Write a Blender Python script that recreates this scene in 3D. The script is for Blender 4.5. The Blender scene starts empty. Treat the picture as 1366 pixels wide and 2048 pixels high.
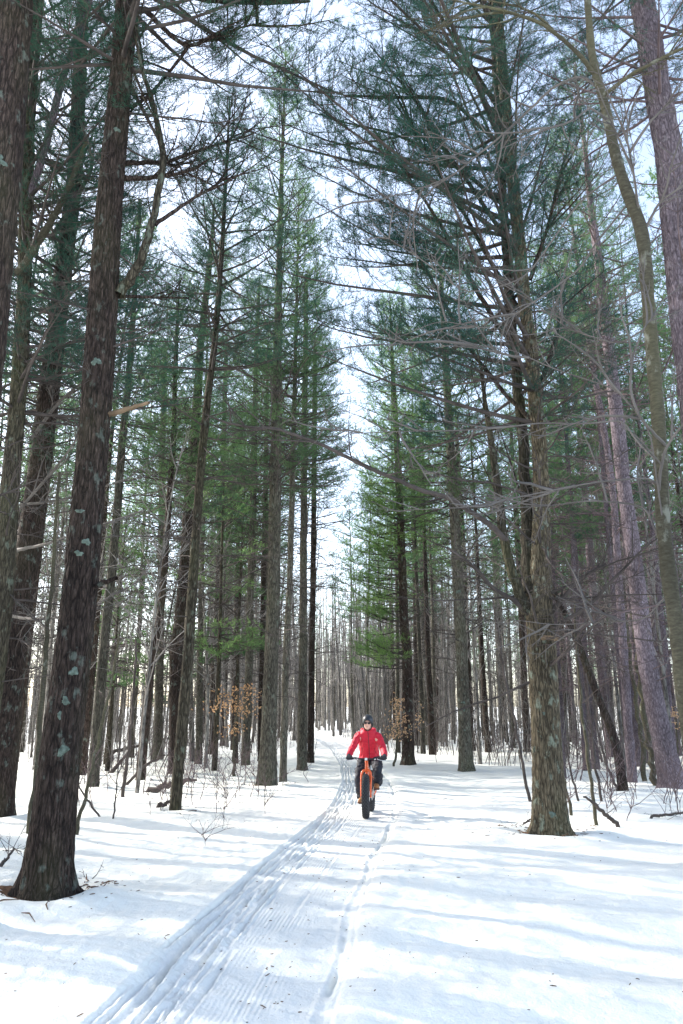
import bpy, math, random
import numpy as np
from mathutils import Vector, Matrix, noise as mnoise

random.seed(7)
RNG = np.random.default_rng(11)
SC = bpy.context.scene
COL = SC.collection

# ------------------------------------------------------------------ camera, sky, sun, exposure
PITCH = math.radians(14.9)
CAMZ = 1.6
cam_d = bpy.data.cameras.new('camera')
cam_d.sensor_fit = 'VERTICAL'
cam_d.sensor_height = 36.0
cam_d.lens = 36.0 * 1562 / 2048
cam_d.clip_start = 0.05
cam_d.clip_end = 2000
cam = bpy.data.objects.new('camera', cam_d)
cam.location = (0, 0, CAMZ)
cam.rotation_euler = (math.pi / 2 + PITCH, 0, 0)
COL.objects.link(cam)
SC.camera = cam

SUN_EL = math.radians(33)
SUN_AZ = math.radians(-62)            # measured from +Y (view direction) towards +X
sun_vec = Vector((math.sin(SUN_AZ) * math.cos(SUN_EL), math.cos(SUN_AZ) * math.cos(SUN_EL), math.sin(SUN_EL)))
W = bpy.data.worlds.new('World')
SC.world = W
W.use_nodes = True
nt = W.node_tree
sky = nt.nodes.new('ShaderNodeTexSky')
sky.sky_type = 'NISHITA'
sky.sun_disc = False
sky.sun_elevation = SUN_EL
sky.sun_rotation = SUN_AZ
sky.air_density = 1.0
sky.dust_density = 2.0
sky.ozone_density = 1.0
bg = nt.nodes['Background']
bg.inputs['Strength'].default_value = 0.15
hs = nt.nodes.new('ShaderNodeHueSaturation')      # sky blue turned down so the shade on the snow is less blue
hs.inputs['Saturation'].default_value = 0.78
nt.links.new(sky.outputs['Color'], hs.inputs['Color'])
nt.links.new(hs.outputs['Color'], bg.inputs['Color'])
sd = bpy.data.lights.new('sun', 'SUN')
sd.energy = 2.7
sd.angle = math.radians(0.55)
sd.color = (1.0, 0.95, 0.87)
so = bpy.data.objects.new('sun', sd)
so.rotation_euler = sun_vec.to_track_quat('Z', 'Y').to_euler()
so.location = (-20, 10, 30)
COL.objects.link(so)
SC.view_settings.view_transform = 'Standard'
SC.view_settings.look = 'None'
SC.view_settings.gamma = 1.0
SC.view_settings.use_curve_mapping = False
SC.view_settings.exposure = 1.9
SC.render.engine = 'CYCLES'
SC.cycles.max_bounces = 6
SC.cycles.diffuse_bounces = 4
SC.cycles.transmission_bounces = 3
SC.cycles.use_denoising = True
SC.cycles.volume_bounces = 0
SC.cycles.volume_step_rate = 4.0

HAZE = 0.0

# ------------------------------------------------------------------ helpers
def tag(o, label=None, cat=None, group=None, kind=None):
    if label: o['label'] = label
    if cat: o['category'] = cat
    if group: o['group'] = group
    if kind: o['kind'] = kind
    return o

def empty(name, loc=(0, 0, 0), rz=0.0):
    o = bpy.data.objects.new(name, None)
    o.location = loc
    o.rotation_euler = (0, 0, rz)
    o.empty_display_size = 0.2
    COL.objects.link(o)
    return o

def mesh_data(name, parts, mats, smooth=True, attrs=None):
    """parts: list of (V (n,3), F (m,3|4), material index) joined into ONE mesh"""
    Vs, off, loops, starts, mi = [], 0, [], [], []
    ls = 0
    for V, F, m in parts:
        V = np.asarray(V, dtype=np.float32).reshape(-1, 3)
        F = np.asarray(F, dtype=np.int64)
        if len(F) == 0:
            continue
        k = F.shape[1]
        loops.append((F + off).ravel())
        starts.append(ls + np.arange(len(F)) * k)
        ls += len(F) * k
        mi.append(np.full(len(F), m))
        Vs.append(V)
        off += len(V)
    me = bpy.data.meshes.new(name)
    if not Vs:
        return me
    V = np.concatenate(Vs); L = np.concatenate(loops); S = np.concatenate(starts); M = np.concatenate(mi)
    me.vertices.add(len(V)); me.vertices.foreach_set('co', V.ravel())
    me.loops.add(len(L)); me.loops.foreach_set('vertex_index', L.astype(np.int32))
    me.polygons.add(len(S)); me.polygons.foreach_set('loop_start', S.astype(np.int32))
    for m in mats:
        me.materials.append(m)
    me.polygons.foreach_set('material_index', M.astype(np.int32))
    me.polygons.foreach_set('use_smooth', np.full(len(S), smooth))
    me.update(calc_edges=True)
    if attrs:
        for an, arr in attrs.items():
            a = me.attributes.new(an, 'FLOAT', 'POINT')
            a.data.foreach_set('value', np.asarray(arr, dtype=np.float32))
    return me

def obj(name, data, parent=None, loc=None, rot=None):
    o = bpy.data.objects.new(name, data)
    COL.objects.link(o)
    if parent is not None:
        o.parent = parent
    if loc is not None: o.location = loc
    if rot is not None: o.rotation_euler = rot
    return o

def mesh_obj(name, parts, mats, parent=None, smooth=True, **k):
    return obj(name, mesh_data(name, parts, mats if isinstance(mats, (list, tuple)) else [mats], smooth), parent, **k)

def unit(v):
    v = np.asarray(v, float)
    return v / (np.linalg.norm(v, axis=-1, keepdims=True) + 1e-9)

def tube(P, R, sides=5, cap=True, rough=0.0):
    P = np.asarray(P, float); n = len(P)
    R = np.broadcast_to(np.asarray(R, float), (n,))
    T = unit(np.gradient(P, axis=0))
    m = unit(P[-1] - P[0])
    ref = np.eye(3)[np.argmin(np.abs(m))]
    U = unit(np.cross(T, ref)); Wv = np.cross(T, U)
    a = np.arange(sides) / sides * 2 * math.pi
    ring = U[:, None, :] * np.cos(a)[None, :, None] + Wv[:, None, :] * np.sin(a)[None, :, None]
    rr = R[:, None, None]
    if rough:
        rr = rr * (1 + rough * RNG.normal(size=(n, sides, 1)))
    V = (P[:, None, :] + ring * rr).reshape(-1, 3)
    i = np.arange(n - 1)[:, None] * sides; j = np.arange(sides)[None, :]; jn = (j + 1) % sides
    F = np.stack([i + j, i + jn, i + sides + jn, i + sides + j], -1).reshape(-1, 4)
    return V, F

def capped(P, R, sides=8):
    """tube with closed ends: returns a list of two parts"""
    V, F = tube(P, R, sides)
    n = len(V)
    c0, c1 = np.asarray(P[0], float), np.asarray(P[-1], float)
    V2 = np.vstack([V[:sides], c0[None], V[-sides:], c1[None]])
    j = np.arange(sides); jn = (j + 1) % sides
    F2 = np.vstack([np.stack([jn, j, np.full(sides, sides)], -1), np.stack([j + sides + 1, jn + sides + 1, np.full(sides, 2 * sides + 1)], -1)])
    return [(V, F, 0), (V2, F2, 0)]

def box(c, s, R=None):
    c = np.asarray(c, float); s = np.asarray(s, float) / 2
    V = np.array([[x, y, z] for x in (-1, 1) for y in (-1, 1) for z in (-1, 1)], float) * s
    if R is not None: V = V @ np.asarray(R).T
    F = np.array([[0, 1, 3, 2], [4, 6, 7, 5], [0, 4, 5, 1], [2, 3, 7, 6], [0, 2, 6, 4], [1, 5, 7, 3]])
    return V + c, F

def rotz(a):
    c, s = math.cos(a), math.sin(a)
    return np.array([[c, -s, 0], [s, c, 0], [0, 0, 1.0]])
def roty(a):
    c, s = math.cos(a), math.sin(a)
    return np.array([[c, 0, s], [0, 1, 0], [-s, 0, c]])
def rotx(a):
    c, s = math.cos(a), math.sin(a)
    return np.array([[1, 0, 0], [0, c, -s], [0, s, c]])

F_PX = 1562.0
CP, SP = math.cos(PITCH), math.sin(PITCH)
def ray(px, py):
    dx, dy = (px - 683) / F_PX, (1024 - py) / F_PX
    return np.array([dx, CP - dy * SP, SP + dy * CP])
def at(px, py, Y):
    d = ray(px, py)
    return np.array([0, 0, CAMZ]) + d * (Y / d[1])
def ground(px, py):
    d = ray(px, py)
    p = np.array([0, 0, CAMZ]) + d * (-CAMZ / d[2])
    return p
def depth(p):
    return p[1] * CP + (p[2] - CAMZ) * SP

# ------------------------------------------------------------------ materials
def new_mat(name):
    m = bpy.data.materials.new(name)
    m.use_nodes = True
    N = m.node_tree.nodes; L = m.node_tree.links
    return m, N, L, N['Principled BSDF']

def nd(N, t, **kw):
    n = N.new(t)
    for k, v in kw.items():
        if k in n.inputs: n.inputs[k].default_value = v
        else: setattr(n, k, v)
    return n

def mapped(N, L, scale, coord='Object'):
    tc = N.new('ShaderNodeTexCoord'); mp = N.new('ShaderNodeMapping')
    mp.inputs['Scale'].default_value = scale
    L.new(tc.outputs[coord], mp.inputs['Vector'])
    return mp.outputs['Vector']

def ramp(N, L, src, stops):
    r = N.new('ShaderNodeValToRGB')
    e = r.color_ramp.elements
    while len(e) < len(stops): e.new(0.5)
    for i, (p, c) in enumerate(stops):
        e[i].position = p
        e[i].color = (c if len(c) == 4 else (*c, 1)) if isinstance(c, (tuple, list)) else (c, c, c, 1)
    L.new(src, r.inputs['Fac'])
    return r.outputs['Color']

def mixc(N, L, fac, a, b, mode='MIX'):
    m = N.new('ShaderNodeMix'); m.data_type = 'RGBA'; m.blend_type = mode
    for s, v in ((m.inputs[0], fac), (m.inputs[6], a), (m.inputs[7], b)):
        if hasattr(v, 'links'): L.new(v, s)
        else: s.default_value = v if not isinstance(v, tuple) or len(v) == 4 else (*v, 1)
    return m.outputs[2]

def plain(name, col, rough=0.6, metal=0.0, noise_scale=0, amount=0.15, bump=0.0, spec=0.5, coat=0.0):
    m, N, L, B = new_mat(name)
    B.inputs['Base Color'].default_value = (*col, 1)
    B.inputs['Roughness'].default_value = rough
    B.inputs['Metallic'].default_value = metal
    B.inputs['Specular IOR Level'].default_value = spec
    B.inputs['Coat Weight'].default_value = coat
    if noise_scale:
        v = mapped(N, L, (noise_scale,) * 3)
        t = nd(N, 'ShaderNodeTexNoise', Scale=1.0, Detail=5.0)
        L.new(v, t.inputs['Vector'])
        a = tuple(c * (1 - amount) for c in col); b = tuple(min(1, c * (1 + amount)) for c in col)
        L.new(ramp(N, L, t.outputs['Fac'], [(0.3, a), (0.7, b)]), B.inputs['Base Color'])
        if bump:
            bp = nd(N, 'ShaderNodeBump', Strength=bump, Distance=0.01)
            L.new(t.outputs['Fac'], bp.inputs['Height']); L.new(bp.outputs['Normal'], B.inputs['Normal'])
    return m

def bark(name, dark, mid, light, lichen, lichen_amt, moss=(0.05, 0.06, 0.02), moss_amt=0.3, vz=2.4, vx=15.0, bump=0.8, vary=0.3, crack_dark=0.35):
    m, N, L, B = new_mat(name)
    v = mapped(N, L, (vx, vx, vz))
    furrow = nd(N, 'ShaderNodeTexVoronoi', Scale=1.5)
    furrow.feature = 'DISTANCE_TO_EDGE'
    wob = nd(N, 'ShaderNodeTexNoise', Scale=1.2, Detail=4.0)
    L.new(v, wob.inputs['Vector'])
    add = N.new('ShaderNodeVectorMath'); add.operation = 'MULTIPLY_ADD'
    L.new(wob.outputs['Color'], add.inputs[0]); add.inputs[1].default_value = (0.9, 0.9, 0.9); L.new(v, add.inputs[2])
    L.new(add.outputs[0], furrow.inputs['Vector'])
    fine = nd(N, 'ShaderNodeTexNoise', Scale=4.0, Detail=8.0, Roughness=0.65)
    L.new(v, fine.inputs['Vector'])
    base = ramp(N, L, fine.outputs['Fac'], [(0.28, dark), (0.5, mid), (0.72, light)])
    crack = ramp(N, L, furrow.outputs['Distance'], [(0.0, crack_dark), (0.16, 1.0)])
    col = mixc(N, L, 1.0, base, crack, 'MULTIPLY')
    # slow tint changes along the trunk
    v2 = mapped(N, L, (1.3, 1.3, 0.5))
    slow = nd(N, 'ShaderNodeTexNoise', Scale=1.0, Detail=3.0)
    L.new(v2, slow.inputs['Vector'])
    tint = ramp(N, L, slow.outputs['Fac'], [(0.35, 0.7), (0.65, 1.25)])
    col = mixc(N, L, 1.0, col, tint, 'MULTIPLY')
    mo = ramp(N, L, slow.outputs['Fac'], [(0.5, 0.0), (0.7, moss_amt)])
    col = mixc(N, L, mo, col, moss)
    # crusty lichen spots
    v3 = mapped(N, L, (5.0, 5.0, 3.2))
    li = nd(N, 'ShaderNodeTexNoise', Scale=1.6, Detail=7.0, Roughness=0.62)
    L.new(v3, li.inputs['Vector'])
    lm = ramp(N, L, li.outputs['Fac'], [(0.60 - 0.05 * lichen_amt, 0.0), (0.66, min(1.0, lichen_amt))])
    col = mixc(N, L, lm, col, lichen)
    oi = N.new('ShaderNodeObjectInfo')
    rv = ramp(N, L, oi.outputs['Random'], [(0.0, 1.0 - vary), (1.0, 1.0 + vary)])
    col = mixc(N, L, 1.0, col, rv, 'MULTIPLY')
    L.new(col, B.inputs['Base Color'])
    B.inputs['Roughness'].default_value = 0.9
    B.inputs['Specular IOR Level'].default_value = 0.2
    hsum = N.new('ShaderNodeMath'); hsum.operation = 'MULTIPLY_ADD'
    L.new(crack, hsum.inputs[0]); hsum.inputs[1].default_value = 1.2; L.new(fine.outputs['Fac'], hsum.inputs[2])
    bp = nd(N, 'ShaderNodeBump', Strength=bump, Distance=0.02)
    L.new(hsum.outputs[0], bp.inputs['Height']); L.new(bp.outputs['Normal'], B.inputs['Normal'])
    return m

M = {}
M['bark_white'] = bark('white_pine_bark', (0.015, 0.010, 0.008), (0.05, 0.035, 0.029), (0.125, 0.092, 0.076), (0.22, 0.27, 0.23), 0.4)
M['bark_olive'] = bark('mossy_pine_bark', (0.022, 0.019, 0.013), (0.066, 0.056, 0.039), (0.15, 0.13, 0.094), (0.2, 0.235, 0.18), 0.45, moss_amt=0.5)
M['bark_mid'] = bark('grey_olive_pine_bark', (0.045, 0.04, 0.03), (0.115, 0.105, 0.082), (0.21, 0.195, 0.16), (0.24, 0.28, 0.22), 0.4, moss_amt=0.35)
M['bark_lit'] = bark('sunlit_olive_bark', (0.04, 0.031, 0.02), (0.13, 0.105, 0.07), (0.25, 0.21, 0.145), (0.28, 0.33, 0.26), 0.6, moss_amt=0.3, vary=0.05)  # brighter bark for the forked trunk, its sunlight put into the colour
M['bark_red'] = bark('red_pine_bark', (0.065, 0.048, 0.055), (0.145, 0.115, 0.13), (0.28, 0.235, 0.262), (0.33, 0.3, 0.32), 0.3, moss_amt=0.0, vz=3.5, vx=13.0, vary=0.2, crack_dark=0.55)
M['bark_smooth'] = bark('smooth_hardwood_bark', (0.045, 0.04, 0.028), (0.08, 0.073, 0.05), (0.125, 0.115, 0.085), (0.3, 0.31, 0.26), 0.5, moss=(0.12, 0.12, 0.05), moss_amt=0.5, vz=14.0, vx=5.0, bump=0.12, vary=0.15, crack_dark=0.9)
M['bark_far'] = bark('haze_grey_hardwood_bark', (0.13, 0.12, 0.108), (0.23, 0.214, 0.195), (0.34, 0.32, 0.295), (0.3, 0.3, 0.27), 0.3, vz=1.5, vx=6.0, bump=0.4)  # far haze put into the bark as a paler grey
M['twig'] = plain('dead_twig_wood', (0.072, 0.06, 0.055), 0.9, noise_scale=3, amount=0.45, spec=0.2)
M['twig_red'] = plain('reddish_pine_twig_wood', (0.125, 0.092, 0.094), 0.9, noise_scale=3, amount=0.4, spec=0.2)
M['twig_grey'] = plain('pale_grey_twig_wood', (0.12, 0.108, 0.1), 0.85, noise_scale=3, amount=0.3, spec=0.2)
M['twig_brush'] = plain('pale_brush_wood', (0.2, 0.185, 0.175), 0.9, noise_scale=0.6, amount=0.35, spec=0.2)  # paler than the other twig woods
M['broken'] = plain('broken_pale_wood', (0.22, 0.155, 0.1), 0.85, noise_scale=6, amount=0.4, bump=0.4, spec=0.2)
M['lichen'] = plain('pale_green_lichen', (0.115, 0.147, 0.123), 0.95, noise_scale=22, amount=0.45, bump=0.8, spec=0.1)
M['litter'] = plain('brown_needle_litter', (0.13, 0.075, 0.045), 0.95, noise_scale=30, amount=0.6, bump=0.8, spec=0.1)

def needle_mat(name, a, b, trans=0.4):
    m, N, L, B = new_mat(name)
    out = N['Material Output']
    v = mapped(N, L, (0.55,) * 3)
    t = nd(N, 'ShaderNodeTexNoise', Scale=1.0, Detail=3.0)
    L.new(v, t.inputs['Vector'])
    oi = N.new('ShaderNodeObjectInfo')
    ad = N.new('ShaderNodeMath'); ad.operation = 'MULTIPLY_ADD'
    L.new(oi.outputs['Random'], ad.inputs[0]); ad.inputs[1].default_value = 0.35; L.new(t.outputs['Fac'], ad.inputs[2])
    c = ramp(N, L, ad.outputs[0], [(0.42, a), (0.9, b)])
    N.remove(B)
    d = N.new('ShaderNodeBsdfDiffuse'); tr = N.new('ShaderNodeBsdfTranslucent'); mx = N.new('ShaderNodeMixShader')
    mx.inputs[0].default_value = trans
    L.new(c, d.inputs['Color']); L.new(c, tr.inputs['Color'])
    L.new(d.outputs[0], mx.inputs[1]); L.new(tr.outputs[0], mx.inputs[2]); L.new(mx.outputs[0], out.inputs['Surface'])
    return m
M['needle'] = needle_mat('pine_needles', (0.055, 0.12, 0.078), (0.145, 0.24, 0.1), 0.6)  # lighter, greener copy for mid trees, sunlit tone put into the colour
M['needle_dark'] = needle_mat('shaded_teal_needles', (0.025, 0.07, 0.066), (0.06, 0.13, 0.08), 0.45)  # darker copy for near crowns, shade against the sky put into the colour
M['needle_bright'] = needle_mat('sunlit_bough_needles', (0.14, 0.28, 0.09), (0.28, 0.42, 0.13), 0.62)  # sunlight on the low boughs painted in as a brighter green
M['needle_young'] = needle_mat('young_pine_needles', (0.075, 0.155, 0.075), (0.16, 0.26, 0.1), 0.6)
M['beech_leaf'] = needle_mat('dry_beech_leaves', (0.5, 0.3, 0.16), (0.68, 0.47, 0.3), 0.5)

def snow_mat():
    m, N, L, B = new_mat('packed_snow')
    g = nd(N, 'ShaderNodeTexNoise', Scale=0.5, Detail=4.0)
    v = mapped(N, L, (1, 1, 1)); L.new(v, g.inputs['Vector'])
    col = ramp(N, L, g.outputs['Fac'], [(0.3, (0.83, 0.835, 0.775)), (0.7, (0.89, 0.885, 0.82))])
    ta = N.new('ShaderNodeAttribute'); ta.attribute_name = 'trail_s'
    tb = N.new('ShaderNodeMapRange'); tb.inputs[1].default_value = -0.8; tb.inputs[2].default_value = 0.8
    L.new(ta.outputs['Fac'], tb.inputs[0])
    tm = ramp(N, L, tb.outputs[0], [(0.05, 0.0), (0.1, 1.0), (0.45, 0.75), (0.82, 0.6), (0.9, 0.0)])
    col = mixc(N, L, tm, col, (0.72, 0.735, 0.715))
    L.new(col, B.inputs['Base Color'])
    B.inputs['Roughness'].default_value = 0.75
    B.inputs['Specular IOR Level'].default_value = 0.25
    a = N.new('ShaderNodeAttribute'); a.attribute_name = 'trail_s'
    # groomer corduroy: parallel ridges at a fixed spacing from the trail's centre
    mul = N.new('ShaderNodeMath'); mul.operation = 'MULTIPLY'; mul.inputs[1].default_value = 2 * math.pi / 0.034
    L.new(a.outputs['Fac'], mul.inputs[0])
    sn = N.new('ShaderNodeMath'); sn.operation = 'SINE'; L.new(mul.outputs[0], sn.inputs[0])
    msk = ramp(N, L, a.outputs['Fac'], [(0.0, 0.0), (0.02, 0.0)])
    mr = N.new('ShaderNodeMapRange'); mr.inputs[1].default_value = -0.55; mr.inputs[2].default_value = 0.6
    L.new(a.outputs['Fac'], mr.inputs[0])
    msk = ramp(N, L, mr.outputs[0], [(0.05, 0.0), (0.22, 1.0), (0.55, 0.8), (0.8, 0.0)])
    pn = nd(N, 'ShaderNodeTexNoise', Scale=1.3, Detail=3.0); L.new(v, pn.inputs['Vector'])
    pm = ramp(N, L, pn.outputs['Fac'], [(0.42, 0.0), (0.6, 1.0)])
    m1 = N.new('ShaderNodeMath'); m1.operation = 'MULTIPLY'; L.new(msk, m1.inputs[0]); L.new(pm, m1.inputs[1])
    m2 = N.new('ShaderNodeMath'); m2.operation = 'MULTIPLY'; L.new(m1.outputs[0], m2.inputs[0]); L.new(sn.outputs[0], m2.inputs[1])
    m3 = N.new('ShaderNodeMath'); m3.operation = 'MULTIPLY'; m3.inputs[1].default_value = 0.0028; L.new(m2.outputs[0], m3.inputs[0])
    n1 = nd(N, 'ShaderNodeTexNoise', Scale=9.0, Detail=6.0, Roughness=0.6); L.new(v, n1.inputs['Vector'])
    m4 = N.new('ShaderNodeMath'); m4.operation = 'MULTIPLY_ADD'; m4.inputs[1].default_value = 0.03
    L.new(n1.outputs['Fac'], m4.inputs[0]); L.new(m3.outputs[0], m4.inputs[2])
    n2 = nd(N, 'ShaderNodeTexNoise', Scale=70.0, Detail=3.0); L.new(v, n2.inputs['Vector'])
    m5 = N.new('ShaderNodeMath'); m5.operation = 'MULTIPLY_ADD'; m5.inputs[1].default_value = 0.005
    L.new(n2.outputs['Fac'], m5.inputs[0]); L.new(m4.outputs[0], m5.inputs[2])
    bp = nd(N, 'ShaderNodeBump', Strength=1.0, Distance=1.0)
    L.new(m5.outputs[0], bp.inputs['Height']); L.new(bp.outputs['Normal'], B.inputs['Normal'])
    return m
M['snow'] = snow_mat()

# ------------------------------------------------------------------ ground
def sines(x, y, seed, n, lo, hi):
    r = np.random.default_rng(seed)
    out = 0
    for _ in range(n):
        a = r.uniform(0, 2 * math.pi); k = 2 * math.pi / r.uniform(lo, hi); ph = r.uniform(0, 2 * math.pi)
        out = out + np.sin((x * math.cos(a) + y * math.sin(a)) * k + ph)
    return out / math.sqrt(n)

def trail_c(y):
    return np.interp(y, [-30, 0, 4.8, 7.9, 10.7, 13, 17, 22, 30, 45, 70, 110, 200],
                     [-3.0, -1.0, -0.70, -0.46, -0.15, 0.2, 0.55, 0.72, 0.65, 0.1, -1.6, -6, -24])
_yy = np.linspace(-30, 200, 2301)
_cc = np.convolve(np.pad(trail_c(_yy), 15, mode='edge'), np.ones(31) / 31, 'valid')
def trail_center(y):
    return np.interp(y, _yy, _cc)

WELLS = []      # (x, y, radius) of near trunks, filled from the tree table below
def smooth01(t):
    t = np.clip(t, 0, 1); return t * t * (3 - 2 * t)

def height(x, y):
    x = np.asarray(x, float); y = np.asarray(y, float)
    s = x - trail_center(y)
    off = smooth01((np.abs(s) - 0.5) / 0.5)
    h = 0.035 * sines(x, y * 1.3, 3, 6, 4.0, 9.0) * off
    h = h + 0.012 * sines(x * 0.6, y * 1.6, 4, 6, 0.9, 2.4) * off
    # drifts that lie across the open snow beside the trail
    wv = np.sin(2 * math.pi * (y + 0.16 * x + 0.35 * np.sin(x * 0.8 + 1.0)) / 1.75) * 0.5 + 0.5
    h = h + 0.04 * wv ** 2 * off * np.exp(-((y - 7) / 9) ** 2)
    # trail bed with its shoulders
    bed = 1 - smooth01((np.abs(s + 0.02) - 0.6) / 0.09)
    h = h - 0.022 * bed
    h = h + 0.008 * np.exp(-((s + 0.70) / 0.04) ** 2) + 0.018 * np.exp(-((s - 0.78) / 0.14) ** 2)
    for k, (sc, d, w) in enumerate(((-0.80, 0.03, 0.016), (-0.74, 0.034, 0.018), (-0.665, 0.046, 0.022), (-0.59, 0.03, 0.017), (-0.53, 0.04, 0.02), (-0.455, 0.026, 0.016), (-0.40, 0.03, 0.018), (-0.33, 0.024, 0.018), (-0.25, 0.016, 0.016), (0.12, 0.007, 0.02))):
        wob = 0.014 * np.sin(y * 0.9 + k * 1.9) + 0.008 * np.sin(y * 2.7 + k * 3.1) + 0.002 * np.sin(y * 37 + k)
        amp = np.clip(0.62 + 0.62 * sines(y * 0 + k * 9.1, y, 20 + k, 6, 0.35, 3.0), 0.0, 1.5)
        h = h - d * amp * np.exp(-((s - sc * 0.84 - wob) / w) ** 2)
        h = h + 0.45 * d * amp * np.exp(-((s - sc * 0.84 - wob - 1.9 * w) / (0.8 * w)) ** 2)
    # crumbly churned snow along the ruts
    churn = np.exp(-((s + 0.34) / 0.18) ** 2) * np.clip(0.5 + 0.7 * sines(x, y, 33, 5, 0.6, 2.0), 0, 1.3)
    h = h + 0.007 * churn * sines(x, y, 31, 16, 0.05, 0.14) + 0.005 * churn * sines(x, y, 32, 8, 0.12, 0.3)
    # broken track on the other side
    amp = np.clip(0.25 + 0.95 * sines(y * 0, y, 41, 7, 0.15, 1.1), 0, 1.3)
    wob = 0.02 * np.sin(y * 2.3)
    h = h - 0.035 * amp * np.exp(-((s - 0.58 - wob) / 0.022) ** 2)
    h = h - 0.010 * np.exp(-((s - 0.65 - wob) / 0.014) ** 2) + 0.008 * np.exp(-((s - 0.53 - wob) / 0.02) ** 2)
    h = h + 0.004 * bed * sines(x, y, 51, 10, 0.12, 0.5)
    # wind pits and melt dimples away from the trail
    h = h + 0.006 * off * sines(x, y, 61, 12, 0.15, 0.5)
    for (wx, wy, wr) in WELLS:
        d = np.hypot(x - wx, y - wy) / wr
        h = h + 0.05 * np.exp(-((d - 2.6) / 1.0) ** 2) * min(1, wr / 0.22) - 0.07 * np.exp(-(d / 1.45) ** 4)
    h = h + 0.02 * np.maximum(0, y - 60) * smooth01((y - 60) / 60)
    return h

def hz(x, y):
    return float(height(np.array([x]), np.array([y]))[0])

def axis(lo, fine0, fine1, hi, step, grow):
    a = list(np.arange(fine0, fine1 + 1e-6, step))
    d, v = step, fine1
    while v < hi:
        d *= grow; v += d; a.append(v)
    d, v = step, fine0; b = []
    while v > lo:
        d *= grow; v -= d; b.append(v)
    return np.array(b[::-1] + a)

def build_ground():
    xs = axis(-420, -2.05, 1.2, 420, 0.0125, 1.05)
    ys = axis(-120, 4.2, 11.5, 600, 0.022, 1.022)
    X, Y = np.meshgrid(xs, ys)
    Z = height(X.ravel(), Y.ravel())
    V = np.stack([X.ravel(), Y.ravel(), Z], -1)
    nx, ny = len(xs), len(ys)
    i = np.arange(ny - 1)[:, None] * nx; j = np.arange(nx - 1)[None, :]
    F = np.stack([i + j, i + j + 1, i + nx + j + 1, i + nx + j], -1).reshape(-1, 4)
    s = X.ravel() - trail_center(Y.ravel())
    me = mesh_data('snow_ground', [(V, F, 0)], [M['snow']], True, {'trail_s': s})
    o = obj('snow_ground', me)
    tag(o, kind='structure')

# ------------------------------------------------------------------ branch prefabs
def curve_pts(rng, p0, d, L, n, bend=0.0, wig=0.04, up=0.0):
    """a wandering polyline from p0 along d"""
    d = unit(d); P = [np.array(p0, float)]
    side = unit(np.cross(d, [0.12, 0.3, 1.0]))
    for k in range(n - 1):
        d = unit(d + side * rng.normal(0, wig) + np.array([0, 0, 1]) * (up / (n - 1) + rng.normal(0, wig)) + side * bend / (n - 1))
        P.append(P[-1] + d * L / (n - 1))
    return np.array(P)

def needles(rng, pos, dirs, k, ln, w, spread=0.75):
    n = len(pos)
    if n == 0: return np.zeros((0, 3)), np.zeros((0, 3), int)
    P = np.repeat(pos, k, 0); D = np.repeat(dirs, k, 0)
    D = unit(D + rng.normal(0, spread, (n * k, 3)) * 0.8)
    side = unit(np.cross(D, rng.normal(size=(n * k, 3))))
    l = ln * rng.uniform(0.7, 1.2, (n * k, 1))
    P = P + rng.normal(0, 0.012, P.shape)
    a = P - side * w / 2 + D * l * 0.1; b = P + side * w / 2 + D * l * 0.1; c = P + D * l
    V = np.stack([a, b, c], 1).reshape(-1, 3)
    F = np.arange(n * k * 3).reshape(-1, 3)
    return V, F

def live_branch(rng, L, gap=0.09, k=6, ln=0.10, w=0.007, sides=4, twig_geo=True, wood_w=1.0):
    wood, pos, dirs = [], [], []
    main = curve_pts(rng, (0, 0, 0), (1, 0, 0.0), L, 8, wig=0.05, up=0.28)
    wood.append(tube(main, np.linspace(0.012 + 0.0075 * L, 0.004, 8) * wood_w, sides))
    ns = int(4.5 * L + 4)
    for q in range(ns):
        t = 0.22 + 0.76 * (q + rng.uniform(-.3, .3)) / ns
        t = min(max(t, 0.15), 0.99)
        f = t * 7; i = min(int(f), 6); p = main[i] * (1 - f + i) + main[i + 1] * (f - i)
        axis_d = unit(main[i + 1] - main[i])
        sd = 1 if q % 2 else -1
        a = math.radians(rng.uniform(32, 62))
        lat = unit(np.cross([0, 0, 1], axis_d)) * sd
        d = axis_d * math.cos(a) + lat * math.sin(a) + np.array([0, 0, rng.uniform(0.0, 0.35)])
        sl = L * 0.42 * (1.05 - t) ** 0.8 * rng.uniform(0.7, 1.2) + 0.16
        sh = curve_pts(rng, p, d, sl, 5, bend=-0.4 * sd, wig=0.07, up=0.25)
        wood.append(tube(sh, np.linspace(0.006, 0.0025, 5) * wood_w, 3))
        m = max(2, int(sl * 0.8 / gap))
        for u in np.linspace(0.3, 1.0, m):
            f = u * 4; i = min(int(f), 3); pp = sh[i] * (1 - f + i) + sh[i + 1] * (f - i)
            dd = unit(sh[i + 1] - sh[i])
            pos.append(pp); dirs.append(dd + np.array([0, 0, 0.25]))
            if rng.random() < 0.75:
                td = unit(dd + unit(np.cross(dd, rng.normal(size=3))) * 0.8 + np.array([0, 0, 0.3]))
                tl = rng.uniform(0.08, 0.22) * (1.2 - 0.5 * u)
                for e in ((0.55, 1.0) if tl > 0.12 else (1.0,)):
                    pos.append(pp + td * tl * e); dirs.append(td + np.array([0, 0, 0.2]))
                if twig_geo and tl > 0.1:
                    wood.append(tube(np.array([pp, pp + td * tl]), [0.003 * wood_w, 0.0018 * wood_w], 3))
    for u in np.linspace(0.75, 1.0, 5):
        f = u * 7; i = min(int(f), 6); pos.append(main[i] * (1 - f + i) + main[i + 1] * (f - i)); dirs.append(unit(main[i + 1] - main[i]))
    NV, NF = needles(rng, np.array(pos), np.array(dirs), k, ln, w)
    return cat(wood), (NV, NF)

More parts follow.
